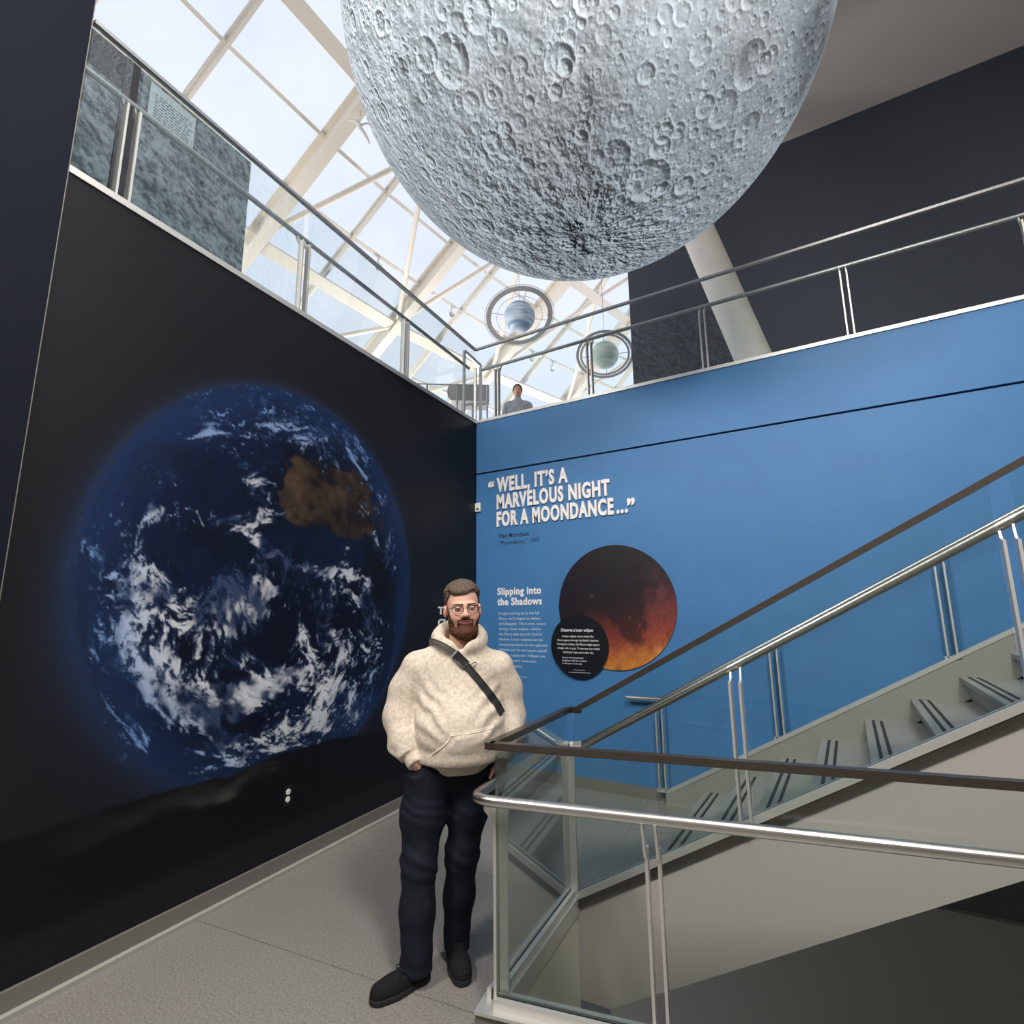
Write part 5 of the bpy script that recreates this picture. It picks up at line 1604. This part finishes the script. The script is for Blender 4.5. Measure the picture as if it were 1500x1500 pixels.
# kangaroo pocket: its own sheet of fleece standing proud of the belly
def pocket():
    nu, nv = 40, 34
    U, V_ = np.meshgrid(np.linspace(0, 1, nu), np.linspace(0, 1, nv), indexing='ij')
    zt = 1.120 + 0.022 * U
    zb = 0.955 + 0 * U
    z = zb + (zt - zb) * V_
    left = -0.065 + 0.110 * sstep(0.15, 0.95, V_) ; right = 0.300 - 0.035 * sstep(0.2, 1.0, V_) + 0.02 * (1 - V_)
    x = left + (right - left) * U
    y = front_y(x.ravel(), z.ravel()).reshape(x.shape)
    edge = np.minimum.reduce([U * 6, (1 - U) * 6, (1 - V_) * 6, np.full_like(U, 1.0)])
    lift = 0.012 * np.clip(edge, 0.35, 1)
    F = np.stack([x, y - lift, z], -1).reshape(-1, 3); B = np.stack([x, y + 0.004, z], -1).reshape(-1, 3)
    idx = np.arange(nu * nv).reshape(nu, nv)
    q = np.stack([idx[:-1, :-1], idx[1:, :-1], idx[1:, 1:], idx[:-1, 1:]], -1).reshape(-1, 4)
    n = nu * nv
    rim = np.concatenate([idx[:, 0], idx[-1, 1:], idx[-2::-1, -1], idx[0, -2:0:-1]])
    r2 = np.roll(rim, -1)
    qs = np.vstack([q, q[:, ::-1] + n, np.stack([rim, rim + n, r2 + n, r2], -1)])
    return np.vstack([F, B]), qs, (x, y - lift, z)
pv, pq, (px_, py_, pz_) = pocket()
np_mesh('kangaroo_pocket', to_world(pv), pq, M['fleece'], hd)
M['seam'] = pmat('pale_stitching', (0.80, 0.72, 0.62), 0.8)
b = MB()
b.tube([tw((px_[i, -3], py_[i, -3] - 0.001, pz_[i, -3])) for i in range(1, px_.shape[0] - 1)], 0.0022, 6)
b.tube([tw((px_[1, j], py_[1, j] - 0.001, pz_[1, j])) for j in range(2, px_.shape[1] - 2)], 0.0022, 6)
b.build('pocket_seam', M['seam'], hd, smooth=True)

jn = mesh_sdf('jeans', sd_jeans, (-0.21, -0.11, 0.03), (0.34, 0.32, 1.0), 0.0075, M['denim'], person)
for i, nm in enumerate(('shoe', 'shoe')):
    lo, hi = ((-0.34, -0.17, -0.01), (0.0, 0.11, 0.14)) if i == 0 else ((0.02, -0.10, -0.01), (0.20, 0.27, 0.14))
    sh = mesh_sdf('shoe', lambda p: sd_upper(p, i), lo, hi, 0.005, M['suede'], person)
    mesh_sdf('sole', lambda p: sd_sole(p, i), lo, hi, 0.005, M['sole'], sh)
    h_, f_, s_, L_ = shoe_frame(i)
    b = MB()
    for sg in (-1, 1):
        c0 = np.array([*(h_ + f_ * (L_ * 0.47)), 0.083])
        lp = []
        for k in range(13):
            t = 2 * PI * k / 12
            o_ = s_ * sg * (0.018 - 0.018 * math.cos(t)) + f_ * 0.012 * math.sin(t)
            lp.append(tw((c0[0] + o_[0], c0[1] + o_[1], c0[2] + 0.008 * math.sin(t / 2))))
        b.tube(lp, 0.0024, 6)
        b.tube([tw((c0[0], c0[1], c0[2])), tw((c0[0] + s_[0] * sg * 0.03 + f_[0] * 0.02, c0[1] + s_[1] * sg * 0.03 + f_[1] * 0.02, c0[2] - 0.012))], 0.0022, 6)
    b.build('laces', M['suede'], sh, smooth=True)

# hair: cap with short faded sides and a fringe swept to one side
def sd_hair(p):
    q = head_local(p)
    x, y, z = q[..., 0], q[..., 1], q[..., 2]
    grain = fbm(np.stack([q[..., 0] * 90 + q[..., 1] * 30, q[..., 1] * 30, q[..., 2] * 40], -1) + 5, 3) - 0.5
    th = 0.003 + 0.016 * sstep(0.055, 0.11, z) + 0.006 * sstep(0.0, 0.05, z)
    d = sd_head(q) - th - 0.006 * grain
    line = 0.078 + 0.022 * sstep(0.0, 0.05, x) - 0.10 * sstep(-0.045, 0.06, y) - 0.35 * np.clip(np.abs(x) - 0.055, 0, 0.03)
    line = np.maximum(line, -0.055)
    side = sstep(0.055, 0.07, np.abs(x)) * 0.03
    d = smax(d, (line + side * (y < -0.03) - z) * 0.8, 0.006)
    # not over the ears
    for s in (-1, 1): d = smax(d, -s_ell(q, (s * 0.092, 0.016, -0.014), (0.026, 0.033, 0.048)), 0.003)
    return d
mesh_sdf('hair', sd_hair, (-0.01, -0.03, 1.62), (0.235, 0.26, 1.885), 0.0026, M['hair'], person)
def sd_beard(p):
    q = head_local(p)
    x, y, z = q[..., 0], q[..., 1], q[..., 2]
    grain = fbm(q * 110 + 7, 3) - 0.5
    ax_ = np.abs(x)
    th = 0.003 + 0.012 * sstep(-0.085, -0.125, z) + 0.003 * sstep(0.05, 0.0, ax_)
    d = sd_head(q) - th - 0.0065 * grain
    top = -0.098 + 0.050 * sstep(0.038, 0.072, ax_) + 0.07 * sstep(0.067, 0.076, ax_)       # cheek line rising to the sideburns
    top = np.where((ax_ < 0.040), np.maximum(top, -0.047 - 0.24 * ax_), top)                # moustache
    d = smax(d, z - top, 0.004)
    mouth = np.sqrt((x / 0.033) ** 2 + ((z + 0.0735 - 6.0 * x * x) / 0.0150) ** 2) - 1
    d = smax(d, -mouth * 0.012, 0.003)
    d = smax(d, y - 0.012 - 0.2 * np.clip(-z - 0.06, 0, 0.1), 0.01)
    nose = s_ell(q, (0, -0.105, -0.030), (0.022, 0.03, 0.0165))
    for s in (-1, 1): d = smax(d, -s_ell(q, (s * 0.094, 0.020, -0.012), (0.024, 0.034, 0.046)), 0.003)
    return smax(d, -nose, 0.003)
mesh_sdf('beard', sd_beard, (0.01, -0.06, 1.53), (0.215, 0.16, 1.74), 0.0024, M['beard'], person)
# eyes
for s in (-1, 1):
    c_ = head_world([(s * 0.0335, -0.0765, 0.000)])[0]
    g0 = head_world([(s * 0.0335, -0.0895, -0.001)])[0]
    e_ = MB().ball(tw(c_), 0.0135, 18).build('eye', M['eye'], person, smooth=True)
    MB().ball(tw(g0), 0.0046, 12).build('iris', M['iris'], e_, smooth=True)
    b = MB()
    for dz_, yy in ((0.0048, -0.0905), (-0.0062, -0.0885)):
        b.tube([tw(head_world([(s * 0.0335 + t * 0.0145, yy + 0.012 * t * t, dz_ - 0.0045 * t * t * (1 if dz_ > 0 else -0.6))])[0]) for t in (-1, -0.5, 0, 0.5, 1)], 0.0030, 6)
    b.build('eyelid', M['skin_plain'] if 'skin_plain' in M else M.setdefault('skin_plain', pmat('skin_lid', (0.40, 0.20, 0.14), 0.5)), person, smooth=True)
# glasses
gl = MB()
for s in (-1, 1):
    ring = []
    for k in range(28):
        t = 2 * PI * k / 28
        cx_, sx_ = math.cos(t), math.sin(t)
        w_ = 0.0270 * math.copysign(abs(cx_) ** 0.75, cx_); h__ = 0.0205 * math.copysign(abs(sx_) ** 0.75, sx_)
        ring.append(tw(head_world([(s * 0.0355 + w_, -0.1035 + 3.0 * (abs(s * 0.0355 + w_)) ** 2, -0.004 + h__)])[0]))
    gl.tube(ring, 0.0019, 6, closed=True)
    gl.tube([tw(head_world([pt_])[0]) for pt_ in ((s * 0.0625, -0.0915, 0.004), (s * 0.078, -0.080, 0.005), (s * 0.083, -0.02, 0.006), (s * 0.083, 0.02, 0.004))], 0.0016, 6)
gl.tube([tw(head_world([pt_])[0]) for pt_ in ((-0.009, -0.103, 0.003), (0, -0.107, 0.0065), (0.009, -0.103, 0.003))], 0.0015, 6)
glo = gl.build('glasses', M['frame'], person, smooth=True)
for s in (-1, 1):
    pts = []
    for k in range(20):
        t = 2 * PI * k / 20
        cx_, sx_ = math.cos(t), math.sin(t)
        w_ = 0.0262 * math.copysign(abs(cx_) ** 0.75, cx_); h__ = 0.0198 * math.copysign(abs(sx_) ** 0.75, sx_)
        pts.append(tw(head_world([(s * 0.0355 + w_, -0.1035 + 3.0 * (abs(s * 0.0355 + w_)) ** 2, -0.004 + h__)])[0]))
    nrm = Vector(pts[0]) - Vector(pts[10]); nrm = nrm.cross(Vector(pts[5]) - Vector(pts[15])).normalized() * 0.0008
    MB().prism(pts, nrm).build('lens', M['lens'], glo)
# sling bag strap across the chest with its buckle
def ribbon(path, width, thick, name, mat, parent, off=0.004, sink=0.0):
    path = np.array(path)
    s = np.linspace(0, len(path) - 1, 40)
    xs = np.interp(s, range(len(path)), path[:, 0]); zs = np.interp(s, range(len(path)), path[:, 1])
    # smooth the control polygon
    for _ in range(6):
        xs[1:-1] = (xs[:-2] + 2 * xs[1:-1] + xs[2:]) / 4; zs[1:-1] = (zs[:-2] + 2 * zs[1:-1] + zs[2:]) / 4
    tx, tz = np.gradient(xs), np.gradient(zs); L_ = np.hypot(tx, tz); nx, nz = -tz / L_, tx / L_
    rows = []
    for k in (-1, -0.5, 0, 0.5, 1):
        X = xs + nx * k * width / 2; Z_ = zs + nz * k * width / 2
        rows.append(np.stack([X, np.minimum(front_y(X, Z_, off=off), 0.135), Z_], -1))
    F = np.array(rows)
    y = F[..., 1].copy()
    for _ in range(4): y[:, 1:-1] = (y[:, :-2] + 2 * y[:, 1:-1] + y[:, 2:]) / 4
    F[..., 1] = np.minimum(y, F[..., 1])
    F[:, -6:, 1] += sink * np.linspace(0, 1, 6) ** 2      # the end dives under the arm
    Bk = F + np.array([0, thick, 0])
    a, n = F.shape[:2]
    V_ = np.vstack([F.reshape(-1, 3), Bk.reshape(-1, 3)])
    idx = np.arange(a * n).reshape(a, n)
    q = np.stack([idx[:-1, :-1], idx[:-1, 1:], idx[1:, 1:], idx[1:, :-1]], -1).reshape(-1, 4)
    m = a * n
    rim = np.concatenate([idx[0], idx[1:, -1], idx[-1, -2::-1], idx[-2:0:-1, 0]]); r2 = np.roll(rim, -1)
    qs = np.vstack([q, q[:, ::-1] + m, np.stack([rim, r2, r2 + m, rim + m], -1)])
    return np_mesh(name, to_world(V_), qs, mat, parent)
st = ribbon([(-0.066, 1.538), (-0.040, 1.540), (0.010, 1.520), (0.060, 1.488), (0.082, 1.470)], 0.038, 0.006, 'bag_strap', M['strap_grey'], person, 0.006)
ribbon([(0.120, 1.432), (0.175, 1.372), (0.235, 1.300), (0.285, 1.235), (0.312, 1.190), (0.325, 1.165)], 0.036, 0.005, 'lower_strap', M['strap'], st, 0.006, 0.03)
ribbon([(0.070, 1.480), (0.100, 1.450), (0.128, 1.424)], 0.050, 0.014, 'buckle', M['buckle'], st, 0.013)
ribbon([(0.062, 1.486), (0.078, 1.472)], 0.042, 0.008, 'strap_slider', M['ring'], st, 0.010)
lp = []
y_ = float(front_y(np.array([0.16]), np.array([1.428]))[0]) - 0.012
for k in range(15):
    t = 2 * PI * k / 14
    lp.append(tw((0.150 + 0.026 * (1 - math.cos(t)) * 0.62, y_, 1.420 + 0.011 * math.sin(t) + 0.006 * (1 - math.cos(t)))))
MB().tube(lp, 0.0022, 6).build('cord_loop', M['strap'], st, smooth=True)

# ---- second visitor upstairs, seen from behind the balcony glass
QB = np.array([-1.06, 2.82, UP]); QX = np.array([0.866, 0.50, 0]); QY = np.array([-0.50, 0.866, 0])
def qw(v): return QB + v[:, :1] * QX + v[:, 1:2] * QY + v[:, 2:3] * np.array([0, 0, 1.0])
HQ = (0.0, -0.02, 1.655)
def q_coat(p):
    d = s_ell(p, (0.0, 0.02, 1.28), (0.20, 0.13, 0.21))
    d = smin(d, s_cap(p, (-0.15, 0.02, 1.40), (0.15, 0.02, 1.40), 0.075), 0.06)
    d = smin(d, s_ell(p, (0.0, 0.02, 0.98), (0.21, 0.15, 0.22)), 0.08)
    d = smin(d, s_cap(p, (0, 0.01, 1.44), (0, 0, 1.50), 0.075, 0.065), 0.03)
    for s in (-1, 1):
        d = smin(d, s_chain(p, [((s * 0.20, 0.03, 1.39), 0.065), ((s * 0.27, 0.03, 1.14), 0.055), ((s * 0.22, -0.12, 0.98), 0.045)], 0.03), 0.02)
    return d - 0.012 * (fbm(p * 10, 3) - 0.5)
def q_legs(p):
    d = None
    for s in (-1, 1):
        e = s_chain(p, [((s * 0.09, 0.02, 0.90), 0.095), ((s * 0.10, 0.01, 0.5), 0.068), ((s * 0.10, 0.03, 0.08), 0.055)], 0.03)
        d = e if d is None else np.minimum(d, e)
    return np.maximum(d, 0.05 - p[..., 2])
def q_body(p):
    d = s_ell(p, HQ, (0.076, 0.095, 0.115))
    d = smin(d, s_cap(p, (0, 0.01, 1.45), (0, 0, 1.58), 0.055), 0.03)
    d = smin(d, s_cap(p, (0.0, -0.105, 1.655), (0.0, -0.12, 1.63), 0.010, 0.013), 0.01)
    for s in (-1, 1):
        d = smin(d, s_ell(p, (s * 0.078, 0.0, 1.65), (0.012, 0.02, 0.032)), 0.008)
        w = np.array([s * 0.21, -0.14, 0.97]); f = np.array([-s * 0.3, -0.4, -0.85]); f /= np.linalg.norm(f)
        d = smin(d, s_cap(p, w, w + f * 0.07, 0.03, 0.026), 0.02)
        for k, L_ in enumerate((0.06, 0.07, 0.065, 0.05)):
            b0 = w + f * 0.08 + np.array([0, (k - 1.5) * 0.017, 0])
            d = np.minimum(d, s_cap(p, b0, b0 + f * L_, 0.0085, 0.007))
        d = smin(d, s_cap(p, w + np.array([0, -0.02, -0.02]), w + np.array([-s * 0.01, -0.05, -0.07]), 0.013, 0.009), 0.008)
    d = smin(d, s_ell(p, (0.0, 0.02, 1.2), (0.12, 0.08, 0.25)), 0.03)
    return d
def q_hair(p):
    d = s_ell(p, (0, 0.008, 1.680), (0.092, 0.112, 0.112))
    d = np.maximum(d, 1.628 + 0.30 * np.clip(-p[..., 1] - 0.02, 0, 1) - p[..., 2])
    return d - 0.006 * (fbm(p * 40, 3) - 0.5)
def q_mesh(name, fn, lo, hi, h, mat, parent, col=None):
    v, q = surf_nets(fn, lo, hi, h)
    return np_mesh(name, qw(v), q, mat, parent, None if col is None else np.tile(np.array(col), (len(v), 1)))
p2 = q_mesh('person', q_body, (-0.32, -0.30, 0.7), (0.32, 0.2, 1.80), 0.009, M['skin'], None, (0.50, 0.26, 0.18))
tag(p2, 'visitor in a grey coat standing on the upper level behind the blue wall balcony', 'person')
M['coat'] = cloth_mat('grey_coat', (0.24, 0.25, 0.28), (0.42, 0.44, 0.48), 30)
q_mesh('coat', q_coat, (-0.36, -0.22, 0.72), (0.36, 0.24, 1.56), 0.014, M['coat'], p2)
q_mesh('trousers', q_legs, (-0.2, -0.12, 0.0), (0.2, 0.16, 1.0), 0.014, M['denim'], p2)
M['dark_hair'] = cloth_mat('dark_hair', (0.012, 0.010, 0.009), (0.035, 0.028, 0.024), 120, 0.6, 0.4)
q_mesh('hair', q_hair, (-0.12, -0.14, 1.56), (0.12, 0.16, 1.82), 0.008, M['dark_hair'], p2)
MB().ball(tuple(QB + QX * 0.10 + QY * -0.03 + np.array([0, 0, 0.045])), 0.05, 16, (1, 2.2, 0.9)).build('shoe', M['sole'], p2, smooth=True)
MB().ball(tuple(QB + QX * -0.10 + QY * -0.03 + np.array([0, 0, 0.045])), 0.05, 16, (1, 2.2, 0.9)).build('shoe', M['sole'], p2, smooth=True)
